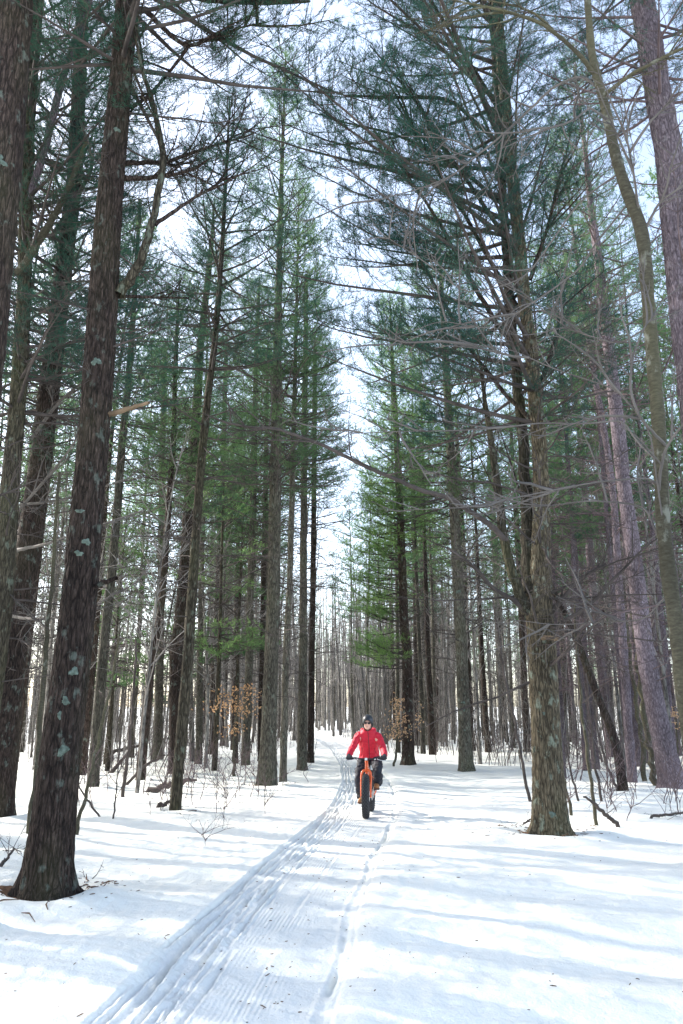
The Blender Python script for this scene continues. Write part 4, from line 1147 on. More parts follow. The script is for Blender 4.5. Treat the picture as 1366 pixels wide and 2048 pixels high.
for k, (pts, lab, tw) in enumerate((
    ([(150, 1546, 12), (185, 1558, 12), (215, 1556, 10), (235, 1530, 7), (258, 1508, 4)], 'thick fallen bough curving up from the snow behind the stout trunk', 9),
    ([(285, 1584, 9), (320, 1575, 12), (345, 1570, 13), (372, 1562, 8), (395, 1558, 4)], 'dark fallen log lying behind the mossy slender pine', 6),
    ([(313, 1620, 9), (330, 1614, 7), (345, 1606, 5)], 'short crooked stick beside the foot of the mossy slender pine', 3),
    ([(352, 1631, 5), (368, 1641, 5), (384, 1656, 4)], 'dark stick in front of the mossy slender pine', 3),
    ([(0, 1704, 7), (25, 1706, 6), (52, 1708, 5)], 'dead bough on the snow against the stout trunk', 8),
    ([(0, 1735, 9), (12, 1722, 6), (28, 1700, 4)], 'dark broken twigs at the frame edge in front of the dead bough', 5),
    ([(200, 1636, 4), (172, 1595, 4), (130, 1530, 3)], 'thin dead stick leaning against the stout lichen-scaled trunk', 2),
    ([(1238, 1657, 9), (1213, 1636, 8), (1190, 1613, 6), (1168, 1597, 4)], 'forked fallen stick beyond the big forked pine', 7),
    ([(1300, 1642, 6), (1335, 1636, 5), (1375, 1632, 4)], 'flat dead twig on the snow near the widest red pine', 6),
    ([(1043, 1650, 4), (1058, 1640, 4), (1065, 1638, 3)], 'small dead twig at the foot of the forked pine', 4),
    ([(170, 1752, 4), (182, 1755, 4), (200, 1757, 3)], 'little curved twig in a snow hollow beside the stout trunk', 2),
    ([(205, 1515, 8), (240, 1500, 7), (290, 1490, 5)], 'long fallen bough resting on the pile behind the stout trunk', 10),
    ([(250, 1570, 6), (290, 1530, 6), (330, 1510, 4)], 'slanting dead bough rising over the fallen pile', 8),
)):
    stem_thing('fallen_branch', pts, lab, 'branch', 'twig', 'fallen branches', twigs=tw, tl=0.5, seed=100 + k, seat=(k != 6))

stem_thing('beech_sapling', [(470, 1512, 7), (468, 1450, 5), (474, 1400, 4), (478, 1355, 2)], 'beech sapling holding dry rusty leaves among the trailside row', 'sapling', 'bark_smooth', twigs=12, tl=1.0, seed=201, Y=24,
           leaves=[(468, 1395, 26, 10, 70), (478, 1420, 24, 8, 60), (470, 1458, 16, 9, 40), (450, 1412, 20, 6, 35), (490, 1375, 18, 7, 30)])
stem_thing('beech_sapling', [(788, 1505, 5), (794, 1450, 4), (798, 1400, 3)], 'beech sapling with rusty leaves beside the dark straight pine behind the rider', 'sapling', 'bark_smooth', twigs=12, tl=1.0, seed=202, Y=29.5,
           leaves=[(796, 1432, 10, 12, 70), (800, 1460, 13, 8, 80), (794, 1405, 7, 8, 40), (786, 1472, 9, 5, 30), (838, 1432, 4, 16, 26)])
stem_thing('beech_sapling', [(1358, 1540, 4), (1354, 1470, 3), (1350, 1420, 2)], 'beech sapling with a few dry leaves behind the widest red pine', 'sapling', 'bark_smooth', twigs=8, tl=0.8, seed=203, Y=24,
           leaves=[(1350, 1425, 13, 8, 36), (1345, 1450, 10, 6, 16)])

def litter_patch(name, px, py, rx, ry, label, seed):
    p = ground(px, py); rng = np.random.default_rng(seed)
    V, F = [], []; rings, seg = 5, 30
    for q in range(rings + 1):
        for j in range(seg):
            a = j / seg * 6.283; t = q / rings * (1 + 0.22 * math.sin(3 * a + seed) + 0.12 * math.sin(7 * a))
            x, y = p[0] + math.cos(a) * rx * t, p[1] + math.sin(a) * ry * t
            V.append((x, y, hz(x, y) + 0.035 * (1 - (q / rings) ** 2) - (0.03 if q == rings else 0) + rng.normal(0, .004)))
    i = np.arange(rings)[:, None] * seg; j = np.arange(seg)[None, :]; jn = (j + 1) % seg
    F = np.stack([i + j, i + seg + j, i + seg + jn, i + jn], -1).reshape(-1, 4)
    tag(mesh_obj(name, [(np.array(V), F, 0)], M['litter']), label, kind='stuff')
litter_patch('needle_litter', 62, 1788, 0.40, 0.17, 'brown needle litter at the foot of the stout trunk', 1)
litter_patch('needle_litter', 1092, 1668, 0.42, 0.22, 'brown litter round the foot of the forked pine', 2)

def trail_debris():
    rng = np.random.default_rng(61); parts = []
    for k in range(700):
        if k < 380:
            y = rng.uniform(4.4, 22); x = trail_center(y) + rng.normal(0.25, 0.4)
        else:
            y = 4.5 + 22 * rng.random() ** 1.3; x = rng.uniform(-0.45 * y, 0.45 * y)
        z = hz(x, y); a = rng.uniform(0, 6.28); l = rng.choice([.005, .008, .012, .022, .05], p=[.4, .3, .2, .08, .02])
        d = np.array([math.cos(a), math.sin(a), rng.normal(0.05, 0.1)]) * l
        p = np.array([x, y, z + 0.005])
        parts.append((*tube(np.array([p - d, p + d * .2 + rng.normal(0, .1 * l, 3), p + d]), np.array([.6, 1, .5]) * min(0.004, .22 * l + .0008), 4), 0))
    tag(mesh_obj('trail_litter', parts, M['litter']), 'specks of bark and twigs on the snow', kind='stuff')
trail_debris()

def base_debris():
    rng = np.random.default_rng(62); parts = []
    for t in TREES:
        if t['Yd'] > 21: continue
        n = 130 if t['near'] == 2 else 26
        bx, by = t['base'][0], t['Yd']; r0 = 0.5 * t['a'][0][2] / F_PX * depth(t['base'])
        for _ in range(n):
            a = rng.uniform(0, 6.28); d = r0 * 1.1 + abs(rng.normal(0, 0.22 + r0 * .6))
            x, y = bx + math.cos(a) * d, by + math.sin(a) * d
            l = rng.uniform(.008, .03) if rng.random() < .85 else rng.uniform(.05, .14)
            b = rng.uniform(0, 6.28); v = np.array([math.cos(b), math.sin(b), rng.normal(.05, .15)]) * l
            p = np.array([x, y, hz(x, y) + .005])
            parts.append((*tube(np.array([p - v, p + rng.normal(0, .12 * l, 3), p + v]), np.array([.5, 1, .4]) * min(.007, .25 * l), 4), 0))
    tag(mesh_obj('bark_litter', parts, M['litter']), 'chips of bark and twig bits round the trunk feet', kind='stuff')
base_debris()

SHORT = {0: 'stout lichen-scaled pine', 1: 'dark reddish pine', 5: 'thin pine past the stout one', 8: 'mossy slender pine', 11: 'evenly straight brown pine', 14: 'slim knobby pine', 16: 'tall straight pine',
         19: 'last trailside pine', 20: 'green-boughed straight pine', 21: 'lichen-knotted mossy pine', R3: 'big forked pine', 23: 'dark leaning trunk', 24: 'widest red pine'}
ORD = 'first second third fourth fifth sixth seventh eighth ninth tenth eleventh twelfth thirteenth fourteenth fifteenth sixteenth seventeenth eighteenth nineteenth twentieth'.split()
ORD += ['twenty-' + w for w in ORD[:9]] + ['thirtieth'] + ['thirty-' + w for w in ORD[:9]] + ['fortieth']
KIND = {'pine_tree': 'straight pine', 'red_pine_tree': 'purplish red pine', 'hardwood_tree': 'bare grey hardwood', 'young_pine_tree': 'young light green pine', 'bare_shrub': 'small bare shrub'}
def individual_labels():
    anchors = [(TREES[i]['base'][0] / TREES[i]['Yd'], n) for i, n in SHORT.items()]
    sets = {}
    for o in COL.objects:
        g = o.get('group', '')
        if o.parent or o.get('kind') or 'frame' in g or 'beside the trail' in g: continue
        k = KIND.get(o.name.split('.')[0])
        if k is None: continue
        b = o.location.x / o.location.y
        a = min(anchors, key=lambda q: abs(q[0] - b))
        side = 'trailward' if abs(b - 0.025) < abs(a[0] - 0.025) else 'outward'
        sets.setdefault((k, a[1], side), []).append(o)
    for (k, a, side), os_ in sets.items():
        os_.sort(key=lambda o: o.location.y)
        for i, o in enumerate(os_):
            if i < len(ORD):
                n = '' if len(os_) == 1 else (', nearest one' if i == 0 else ', %s nearest,' % ORD[i])
                o['label'] = '%s%s just %s of the %s' % (k, n, side, a)
            else:
                o['label'] = '%s deep in the woods, seen %s of the %s' % (k, side, a)
individual_labels()

# ------------------------------------------------------------------ the fat-tyred bicycle and its rider (local frame: -Y towards the camera, origin under the front tyre)
BP = ground(732, 1634.5)
RIDE = (float(BP[0]), float(BP[1]), hz(BP[0], BP[1]) - 0.008)
RIDE_RZ = -0.115
M['rubber'] = plain('black_tyre_rubber', (0.018, 0.018, 0.02), 0.75, noise_scale=30, amount=0.4)
M['knob'] = plain('worn_tyre_knob_rubber', (0.035, 0.036, 0.04), 0.6, noise_scale=60, amount=0.4)
M['orange'] = plain('orange_frame_paint', (0.78, 0.11, 0.012), 0.32, noise_scale=5, amount=0.06, coat=0.4)
M['black_metal'] = plain('black_anodised_metal', (0.03, 0.03, 0.033), 0.4, 0.6)
M['steel'] = plain('bright_steel', (0.6, 0.6, 0.62), 0.3, 1.0)
M['jacket'] = plain('red_shell_fabric', (0.55, 0.006, 0.03), 0.62, noise_scale=25, amount=0.1, bump=0.25)
M['zip'] = plain('dark_zip', (0.06, 0.01, 0.015), 0.5)
M['trousers'] = plain('dark_navy_trouser_fabric', (0.014, 0.016, 0.026), 0.8, noise_scale=14, amount=0.5, bump=0.4)
M['glove'] = plain('black_glove_fabric', (0.016, 0.016, 0.022), 0.75, noise_scale=30, amount=0.4, bump=0.3)
M['boot'] = plain('tan_boot_leather', (0.33, 0.16, 0.065), 0.7, noise_scale=20, amount=0.25, bump=0.3)
M['sole'] = plain('boot_sole_rubber', (0.12, 0.05, 0.03), 0.8)
M['skin'] = plain('winter_skin', (0.62, 0.36, 0.28), 0.55, noise_scale=12, amount=0.08)
M['lips'] = plain('lips', (0.42, 0.17, 0.15), 0.5)
M['helmet'] = plain('matt_black_helmet_shell', (0.02, 0.023, 0.03), 0.42, noise_scale=8, amount=0.15)
M['lens'] = plain('dark_sunglass_lens', (0.008, 0.008, 0.01), 0.08)
M['strap'] = plain('black_strap_webbing', (0.012, 0.012, 0.014), 0.8)

def bake(name, parts, mat, parent, voxel=0.012, smooth=6, wrinkle=0.0, wfreq=9.0, seed=0.0):
    """union the closed parts into one continuous skin"""
    me = mesh_data(name, parts, [mat])
    o = obj(name, me)
    rm = o.modifiers.new('remesh', 'REMESH'); rm.mode = 'VOXEL'; rm.voxel_size = voxel
    sm = o.modifiers.new('smooth', 'SMOOTH'); sm.factor = 0.5; sm.iterations = smooth
    dg = bpy.context.evaluated_depsgraph_get()
    new = bpy.data.meshes.new_from_object(o.evaluated_get(dg))
    new.name = name
    o.modifiers.clear(); o.data = new; bpy.data.meshes.remove(me)
    n = len(new.vertices)
    co = np.empty(n * 3); new.vertices.foreach_get('co', co); co = co.reshape(-1, 3)
    if wrinkle:
        nn = np.empty(n * 3); new.vertices.foreach_get('normal', nn); nn = nn.reshape(-1, 3)
        for i in range(n):
            q = Vector(co[i]) * wfreq + Vector((seed, 0, 0))
            q.z *= 1.5
            v = mnoise.noise(q + mnoise.noise_vector(q * 0.5) * 0.9)
            co[i] += nn[i] * wrinkle * (1 - 2.2 * abs(v))
        new.vertices.foreach_set('co', co.ravel())
    new.polygons.foreach_set('use_smooth', np.ones(len(new.polygons), bool))
    new.materials.clear(); new.materials.append(mat)
    new.update()
    o.parent = parent
    return o

def loft(rings, sides=20):
    """closed skin through ellipses (centre, rx along X, ry along the ring's other axis, axis vector)"""
    n = len(rings); a = np.arange(sides) / sides * 2 * math.pi
    V = []
    for c, rx, ry, ax in rings:
        ax = unit(np.array(ax, float)); u = unit(np.array([1.0, 0, 0]) - ax * ax[0]); w = np.cross(ax, u)
        V.append(np.array(c)[None] + np.cos(a)[:, None] * u * rx + np.sin(a)[:, None] * w * ry)
    V.append(np.array([rings[0][0]])); V.append(np.array([rings[-1][0]]))
    V = np.vstack(V)
    i = np.arange(n - 1)[:, None] * sides; j = np.arange(sides)[None, :]; jn = (j + 1) % sides
    F = np.stack([i + j, i + jn, i + sides + jn, i + sides + j], -1).reshape(-1, 4)
    k = np.arange(sides); kn = (k + 1) % sides; e = (n - 1) * sides
    F2 = np.vstack([np.stack([kn, k, np.full(sides, n * sides)], -1), np.stack([k + e, kn + e, np.full(sides, n * sides + 1)], -1)])
    return [(V, F, 0), (V, F2, 0)]

def closed(parts):
    """one vertex block for a closed solid (quads and end fans welded)"""
    V = parts[0][0]
    return parts

def solid_tube(P, R, sides=12, sub=5):
    P = np.array(P, float); R = np.array(R, float); n = len(P)
    t = np.linspace(0, n - 1, (n - 1) * sub + 1)
    D = np.stack([np.interp(t, np.arange(n), P[:, k]) for k in range(3)], -1); r = np.interp(t, np.arange(n), R)
    for _ in range(3):
        D[1:-1] = (D[:-2] + 2 * D[1:-1] + D[2:]) / 4
    V, F = tube(D, r, sides)
    m = len(D)
    # rounded ends
    d0, d1 = unit(D[0] - D[1]), unit(D[-1] - D[-2])
    Vall = np.vstack([V, (D[0] + d0 * r[0] * .5)[None], (D[-1] + d1 * r[-1] * .5)[None]])
    k = np.arange(sides); kn = (k + 1) % sides; e = (m - 1) * sides
    F2 = np.vstack([np.stack([kn, k, np.full(sides, len(V))], -1), np.stack([k + e, kn + e, np.full(sides, len(V) + 1)], -1)])
    return weld(Vall, F, F2)

def weld(V, F4, F3):
    """one vertex block: quads split to triangles so the solid stays closed for the union"""
    T = np.vstack([F4[:, [0, 1, 2]], F4[:, [0, 2, 3]], F3])
    return [(V, T, 0)]

def solid_loft(rings, sides=20):
    p = loft(rings, sides)
    return weld(p[0][0], p[0][1], p[1][1])

def ball(c, r, n=12, R=None):
    r = np.broadcast_to(np.asarray(r, float), (3,))
    th = np.linspace(0.12, math.pi - 0.12, n); rings = []
    a = np.arange(2 * n) / (2 * n) * 2 * math.pi
    V = np.array([[math.sin(t) * math.cos(x), math.sin(t) * math.sin(x), math.cos(t)] for t in th for x in a] + [[0, 0, 1], [0, 0, -1]])
    V = V * r
    if R is not None: V = V @ R.T
    s = 2 * n
    i = np.arange(n - 1)[:, None] * s; j = np.arange(s)[None, :]; jn = (j + 1) % s
    F = np.stack([i + j, i + s + j, i + s + jn, i + jn], -1).reshape(-1, 4)
    k = np.arange(s); kn = (k + 1) % s; e = (n - 1) * s
    F2 = np.vstack([np.stack([np.full(s, n * s), k, kn], -1), np.stack([np.full(s, n * s + 1), kn + e, k + e], -1)])
    return weld(V + np.asarray(c), F, F2)

WR, TW = 0.37, 0.056
def build_wheel(y, steer, bike, rot):
    w = obj('wheel', None, bike, loc=(0, y, WR), rot=(0, 0, steer))
    w.empty_display_size = 0.1
    a = np.linspace(0, 2 * math.pi, 73); 
    def ring(prof, mat, name, seg=72):
        prof = np.array(prof); m = len(prof)
        an = np.arange(seg) / seg * 2 * math.pi
        V = np.stack([np.broadcast_to(prof[None, :, 0], (seg, m)), np.cos(an)[:, None] * prof[None, :, 1], np.sin(an)[:, None] * prof[None, :, 1]], -1).reshape(-1, 3)
        i = np.arange(seg)[:, None] * m; inx = (np.arange(seg)[:, None] + 1) % seg * m; j = np.arange(m)[None, :]; jn = (j + 1) % m
        F = np.stack([i + j, i + jn, inx + jn, inx + j], -1).reshape(-1, 4)
        return mesh_obj(name, [(V, F, 0)], mat, w)
    th = np.linspace(-0.32 * math.pi, 1.32 * math.pi, 17)
    ring([(TW * math.cos(t), WR - 0.012 - TW + TW * math.sin(t)) for t in th], M['rubber'], 'tyre')
    ring([(-.04, .262), (-.04, .248), (-.02, .238), (.02, .238), (.04, .248), (.04, .262), (0, .256)], M['black_metal'], 'rim')
    parts = []
    c0 = WR - 0.012 - TW
    for row, (phi, nk, off, sx, sy) in enumerate(((90, 38, 0, .013, .018), (66, 38, .5, .014, .02), (114, 38, .5, .014, .02), (40, 38, 0, .016, .024), (140, 38, 0, .016, .024), (20, 38, .5, .012, .022), (160, 38, .5, .012, .022))):
        ph = math.radians(phi)
        for q in range(nk):
            an = (q + off) / nk * 2 * math.pi
            V, F = box((0, 0, 0), (sx, sy, .013))
            n2 = (math.cos(ph), math.sin(ph))
            V = V @ roty(math.pi / 2 - ph).T + np.array([n2[0] * TW, 0, c0 + n2[1] * (TW + .004)])
            V = V @ rotx(-an).T
            parts.append((V, F, 0))
    tr = mesh_obj('tread', parts, M['knob'], w, smooth=False); tr['kind'] = 'stuff'
    parts = []
    for q in range(32):
        an = q / 32 * 6.283; sd = 1 if q % 2 else -1
        an2 = an + (0.35 if q % 4 < 2 else -0.35)
        parts.append((*tube(np.array([[sd * .03, .022 * math.cos(an2), .022 * math.sin(an2)], [0, .24 * math.cos(an), .24 * math.sin(an)]]), .0014, 4), 0))
    sp = mesh_obj('spokes', parts, M['steel'], w); sp['kind'] = 'stuff'
    mesh_obj('hub', [p for p in capped([(-.07, 0, 0), (-.035, 0, 0), (-.034, 0, 0), (.034, 0, 0), (.035, 0, 0), (.07, 0, 0)], [.016, .016, .03, .03, .016, .016], 14)], M['black_metal'], w)
    mesh_obj('brake_disc', [(*tube(np.array([[.062, 0, 0], [.064, 0, 0]]), .085, 28), 0)] + capped([(.0625, 0, 0), (.0635, 0, 0)], [.085, .085], 28), M['steel'], w)
    w.rotation_euler = (rot, 0, steer)
    return w

def build_bike():
    bike = empty('fat_bike', RIDE, RIDE_RZ)
    tag(bike, 'orange fat-tyred bicycle ridden along the snow trail', 'bicycle')
    O = M['orange']
    build_wheel(0.0, 0.03, bike, 0.1)
    build_wheel(1.12, 0.0, bike, 0.3)
    C, HB, HT = np.array([0, .135, .775]), np.array([0, .155, .80]), np.array([0, .205, .935])
    # fork
    parts = []
    for s in (-1, 1):
        parts += capped([(s * .012, C[1], C[2] + .012), (s * .05, C[1] - .004, C[2] + .002), (s * .074, C[1] - .014, C[2] - .03), (s * .083, C[1] - .035, C[2] - .09), (s * .084, .06, .56), (s * .082, .012, .40), (s * .08, 0, .352)], [.024, .024, .022, .019, .017, .0145, .013], 12)
    parts += capped([C - (HT - HB) * .1, HB + (HT - HB) * .15], [.03, .026], 14)
    mesh_obj('fork', parts, O, bike)
    bb = np.array([0, .66, .31]); st = np.array([0, .84, .74]); ra = np.array([0, 1.12, .37])
    parts = capped([HB - (HT - HB) * .03, HB + (HT - HB) * .4, HT], [.029, .026, .03], 16)
    parts += capped([HB + (HT - HB) * .2, (HB + bb) / 2, bb], [.025, .026, .028], 12)
    parts += capped([HT - (HT - HB) * .2, (HT + st) / 2 - (0, 0, .02), st - (0, .03, .07)], [.022, .021, .018], 12)
    parts += capped([bb, st], [.02, .018], 12)
    for s in (-1, 1):
        parts += capped([bb + (s * .035, .02, 0), (s * .075, .80, .33), (s * .092, .92, .345), ra + (s * .095, 0, 0)], [.016, .014, .012, .011], 10)
        parts += capped([st - (-s * .012, 0, .08), (s * .06, .93, .60), (s * .088, 1.0, .52), ra + (s * .095, 0, 0)], [.012, .012, .011, .010], 10)
    parts += capped([bb - (.05, 0, 0), bb + (.05, 0, 0)], [.024, .024], 14)
    mesh_obj('frame', parts, O, bike)
    mesh_obj('seat_post', capped([st - (0, .01, .03), (0, .90, .90)], [.0145, .0145], 12), M['black_metal'], bike)
    mesh_obj('saddle', solid_loft([((0, .80, .935), .012, .012, (0, 1, 0)), ((0, .84, .94), .024, .018, (0, 1, 0)), ((0, .93, .942), .04, .022, (0, 1, 0)), ((0, 1.0, .948), .072, .026, (0, 1, 0)), ((0, 1.05, .95), .06, .018, (0, 1, 0))], 16), M['rubber'], bike)
    bar = np.array([[-.355, .175, .985], [-.22, .145, .985], [-.09, .125, .975], [-.04, .12, .972], [.04, .12, .972], [.09, .125, .975], [.22, .145, .985], [.355, .175, .985]])
    mesh_obj('handlebar', capped(bar, [.0115, .0115, .013, .016, .016, .013, .0115, .0115], 12), M['black_metal'], bike)
    mesh_obj('stem', capped([HT, HT + (0, .012, .03), HT + (0, .014, .045)], [.024, .024, .02], 14) + capped([HT + (0, .01, .03), (0, .12, .972)], [.019, .02], 12), M['black_metal'], bike)
    mesh_obj('bar_clamp', [(*box((0, .102, .972), (.045, .014, .04)), 0), (*box((-.014, .094, .985), (.008, .006, .008)), 0), (*box((.014, .094, .985), (.008, .006, .008)), 0), (*box((-.014, .094, .958), (.008, .006, .008)), 0), (*box((.014, .094, .958), (.008, .006, .008)), 0)], M['steel'], bike, smooth=False)
    for s in (-1, 1):
        mesh_obj('grip', capped([(s * .235, .149, .985), (s * .36, .176, .985)], [.0165, .0165], 12), M['rubber'], bike)
        mesh_obj('brake_lever', capped([(s * .19, .139, .98), (s * .20, .11, .968), (s * .25, .092, .955), (s * .345, .10, .945)], [.01, .008, .006, .005], 8), M['steel'], bike)
        mesh_obj('brake_clamp', capped([(s * .17, .132, .98), (s * .205, .140, .983)], [.018, .018], 12), M['black_metal'], bike)
        mesh_obj('cable', capped([(s * .18, .12, .97), (s * .13, .05, .93), (s * .07, .07, .86), (s * .04, .14, .84), (s * .03, .2, .82)], [.003] * 5, 6), M['black_metal'], bike)
        mesh_obj('shifter', capped([(s * .15, .125, .972), (s * .165, .12, .962)], [.016, .016], 10), M['steel'], bike)
    ang = math.radians(40)
    for s, dy, dz in ((-1, .11, -.13), (1, -.11, .13)):
        a0 = bb + (s * .065, 0, 0); a1 = bb + (s * .085, dy, dz)
        mesh_obj('crank', capped([a0, (a0 + a1) / 2, a1], [.016, .013, .012], 10), M['steel'] if s > 0 else M['black_metal'], bike)
        mesh_obj('pedal', [(*box(a1 + (s * .06, 0, 0), (.095, .095, .018)), 0)], M['black_metal'], bike, smooth=False)
    parts = [(*tube(np.array([bb + (.052, 0, 0), bb + (.056, 0, 0)]), .062, 32), 0)]
    for q in range(30):
        an = q / 30 * 6.283
        parts.append((*box(bb + (.054, .064 * math.cos(an), .064 * math.sin(an)), (.004, .007, .007), rotx(an)), 0))
    parts += capped([bb + (.053, 0, 0), bb + (.055, 0, 0)], [.058, .058], 24)
    mesh_obj('chainring', parts, M['steel'], bike, smooth=False)
    # chain runs and rear sprocket
    mesh_obj('chain', capped([bb + (.054, 0, .064), ra + (.054, 0, .05)], [.004, .004], 6) + capped([bb + (.054, 0, -.064), ra + (.054, -.02, -.1)], [.004, .004], 6), M['steel'], bike)
    mesh_obj('sprocket', capped([ra + (.045, 0, 0), ra + (.062, 0, 0)], [.075, .04], 20), M['steel'], bike)
    return bike
BIKE = build_bike()

def build_rider():
    root = empty('person', RIDE, RIDE_RZ)
    tag(root, 'cyclist in a red jacket, black helmet and sunglasses riding towards the camera', 'person')
    sh = {-1: np.array([-.165, .60, 1.365]), 1: np.array([.165, .60, 1.365])}
    elb = {-1: np.array([-.268, .47, 1.165]), 1: np.array([.268, .48, 1.16])}
    wr = {-1: np.array([-.315, .225, 1.015]), 1: np.array([.315, .225, 1.015])}
    hip = {-1: np.array([-.095, .86, .95]), 1: np.array([.095, .86, .95])}
    knee = {-1: np.array([-.165, .53, .665]), 1: np.array([.185, .41, .79])}
    ank = {-1: np.array([-.155, .80, .285]), 1: np.array([.165, .585, .53])}
    hd = np.array([0.0, .50, 1.575])
    # one continuous body: torso, neck, head, arms, legs
    P = solid_loft([((0, .88, .93), .15, .10, (0, -.1, 1)), ((0, .85, 1.0), .15, .10, (0, -.3, 1)), ((0, .77, 1.14), .145, .095, (0, -.45, 1)), ((0, .67, 1.28), .165, .105, (0, -.5, 1)), ((0, .60, 1.38), .16, .09, (0, -.5, 1)), ((0, .57, 1.43), .07, .06, (0, -.4, 1))])
    P += solid_tube([(0, .59, 1.38), (0, .55, 1.46), hd + (0, .02, -.04)], [.07, .058, .055])
    for s in (-1, 1):
        P += solid_tube([sh[s] * [.8, 1, 1], elb[s], wr[s], wr[s] * .25 + np.array([s * .31, .18, .995]) * .75], [.058, .042, .028, .03])
        P += solid_tube([hip[s], knee[s], ank[s]], [.085, .058, .04])
    # head: skull, jaw, nose, brow, ears
    P += ball(hd + (0, .03, .03), (.076, .098, .10), 12)
    P += solid_loft([(hd + (0, -.012, -.115), .022, .028, (0, .1, 1)), (hd + (0, -.014, -.10), .040, .046, (0, .1, 1)), (hd + (0, -.008, -.07), .056, .060, (0, .1, 1)), (hd + (0, 0, -.03), .066, .070, (0, 0, 1)), (hd + (0, .004, .01), .070, .076, (0, 0, 1)), (hd + (0, .01, .05), .070, .078, (0, 0, 1))], 18)
    P += ball(hd + (0, -.078, -.022), (.014, .018, .013), 6) + ball(hd + (0, -.072, -.002), (.009, .012, .024), 6)
    P += ball(hd + (0, -.062, .022), (.046, .016, .010), 6) + ball(hd + (0, -.056, -.098), (.018, .016, .014), 6)
    for s in (-1, 1):
        P += ball(hd + (s * .038, -.05, -.03), (.020, .02, .016), 6)
        P += ball(hd + (s * .076, .02, -.012), (.010, .018, .03), 6)
    bake('body', P, M['skin'], root, 0.0075, 3)
    for k, (dz, w_) in enumerate(((-.068, .023),)):
        mesh_obj('mouth', ball(hd + (0, -.068, dz), (w_, .010, .0055), 8), M['lips'], root)
    for s in (-1, 1):
        mesh_obj('eye', ball(hd + (s * .031, -.06, .002), (.012, .012, .010), 8), M['steel'], root)
    # jacket
    P = solid_loft([((0, .80, .955), .185, .145, (0, -.15, 1)), ((0, .79, 1.0), .182, .142, (0, -.25, 1)), ((0, .755, 1.09), .172, .132, (0, -.4, 1)), ((0, .70, 1.2), .176, .13, (0, -.48, 1)), ((0, .645, 1.3), .19, .128, (0, -.5, 1)), ((0, .60, 1.37), .175, .105, (0, -.5, 1)), ((0, .575, 1.43), .125, .085, (0, -.45, 1)), ((0, .56, 1.465), .085, .075, (0, -.35, 1))], 28)
    for s in (-1, 1):
        P += solid_tube([sh[s] * [.75, 1, 1] + (0, .01, -.02), sh[s] + (s * .004, -.005, -.012), (sh[s] + elb[s]) / 2 + (s * .006, 0, 0), elb[s] + (0, .005, -.005), (elb[s] + wr[s]) / 2 + (s * .006, 0, -.006), wr[s] + (0, .012, .006)], [.076, .071, .063, .058, .053, .047], 16)
    P += solid_tube([(-.10, .60, 1.44), (-.115, .66, 1.45), (-.06, .72, 1.45), (.06, .72, 1.45), (.115, .66, 1.45), (.10, .60, 1.44)], [.025, .036, .045, .045, .036, .025], 12)
    jk = bake('jacket', P, M['jacket'], root, 0.010, 4, wrinkle=0.010, wfreq=11.0)
    # collar standing round the neck
    a = np.linspace(0.35, 2 * math.pi - 0.35, 30)
    ring = np.stack([np.sin(a) * .078, .555 - np.cos(a) * .075, 1.455 + .012 * np.cos(a)], -1)
    mesh_obj('collar', capped(ring, np.full(30, .02), 8), M['jacket'], root)
    from mathutils.bvhtree import BVHTree
    bv = BVHTree.FromPolygons([v.co[:] for v in jk.data.vertices], [p.vertices[:] for p in jk.data.polygons])
    def front(x, z):
        h = bv.ray_cast(Vector((x, -1, z)), Vector((0, 1, 0)))
        return h[0]
    zp = [front(0.004 + 0.012 * math.sin((1.43 - z) * 5), z) for z in np.linspace(1.43, .965, 40)]
    zp = np.array([p[:] for p in zp if p is not None])
    mesh_obj('zip', capped(zp, np.full(len(zp), .0065), 6), M['zip'], root)
    for s in (-1, 1):
        pk = np.array([p[:] for p in (front(s * (.105 + .03 * t), 1.14 - .09 * t) for t in np.linspace(0, 1, 8)) if p is not None])
        mesh_obj('pocket_seam', capped(pk, np.full(len(pk), .004), 5), M['zip'], root)
    # trousers
    P = solid_loft([((0, .87, .86), .14, .11, (0, 0, 1)), ((0, .86, .92), .168, .125, (0, -.1, 1)), ((0, .82, 1.0), .165, .12, (0, -.25, 1))], 24)
    for s in (-1, 1):
        P += solid_tube([hip[s] + (0, 0, -.02), (hip[s] + knee[s]) / 2 + (s * .012, 0, 0), knee[s], (knee[s] * .5 + ank[s] * .5) + (s * .004, .0, 0), ank[s] + (0, .01, .005)], [.105, .09, .078, .074, .072], 16)
    bake('trousers', P, M['trousers'], root, 0.011, 3, wrinkle=0.016, wfreq=9.5, seed=5.0)
    # gloves with curled fingers
    for s in (-1, 1):
        P = solid_tube([wr[s] + (0, .018, .01), wr[s] + (0, -.005, .0), (s * .306, .188, 1.008)], [.043, .042, .04], 12)
        P += ball((s * .303, .185, 1.006), (.047, .042, .027), 10, rotx(-.5))
        for q in range(4):
            x = s * (.262 + .0245 * q); k = (.95, 1.05, 1.0, .85)[q]; y0 = .150 + .0245 * q * .22
            P += solid_tube([(x, y0 + .03, 1.018), (x, y0 - .012, 1.02), (x, y0 - .034 * k, .998), (x, y0 - .033 * k, .972), (x, y0 - .006, .956)], [.0145, .0145, .0135, .0125, .0105], 10, 4)
        P += solid_tube([(s * .262, .192, .998), (s * .238, .176, .978), (s * .236, .150, .962), (s * .250, .128, .957)], [.017, .0155, .0135, .011], 10, 4)
        bake('glove', P, M['glove'], root, 0.006, 2)
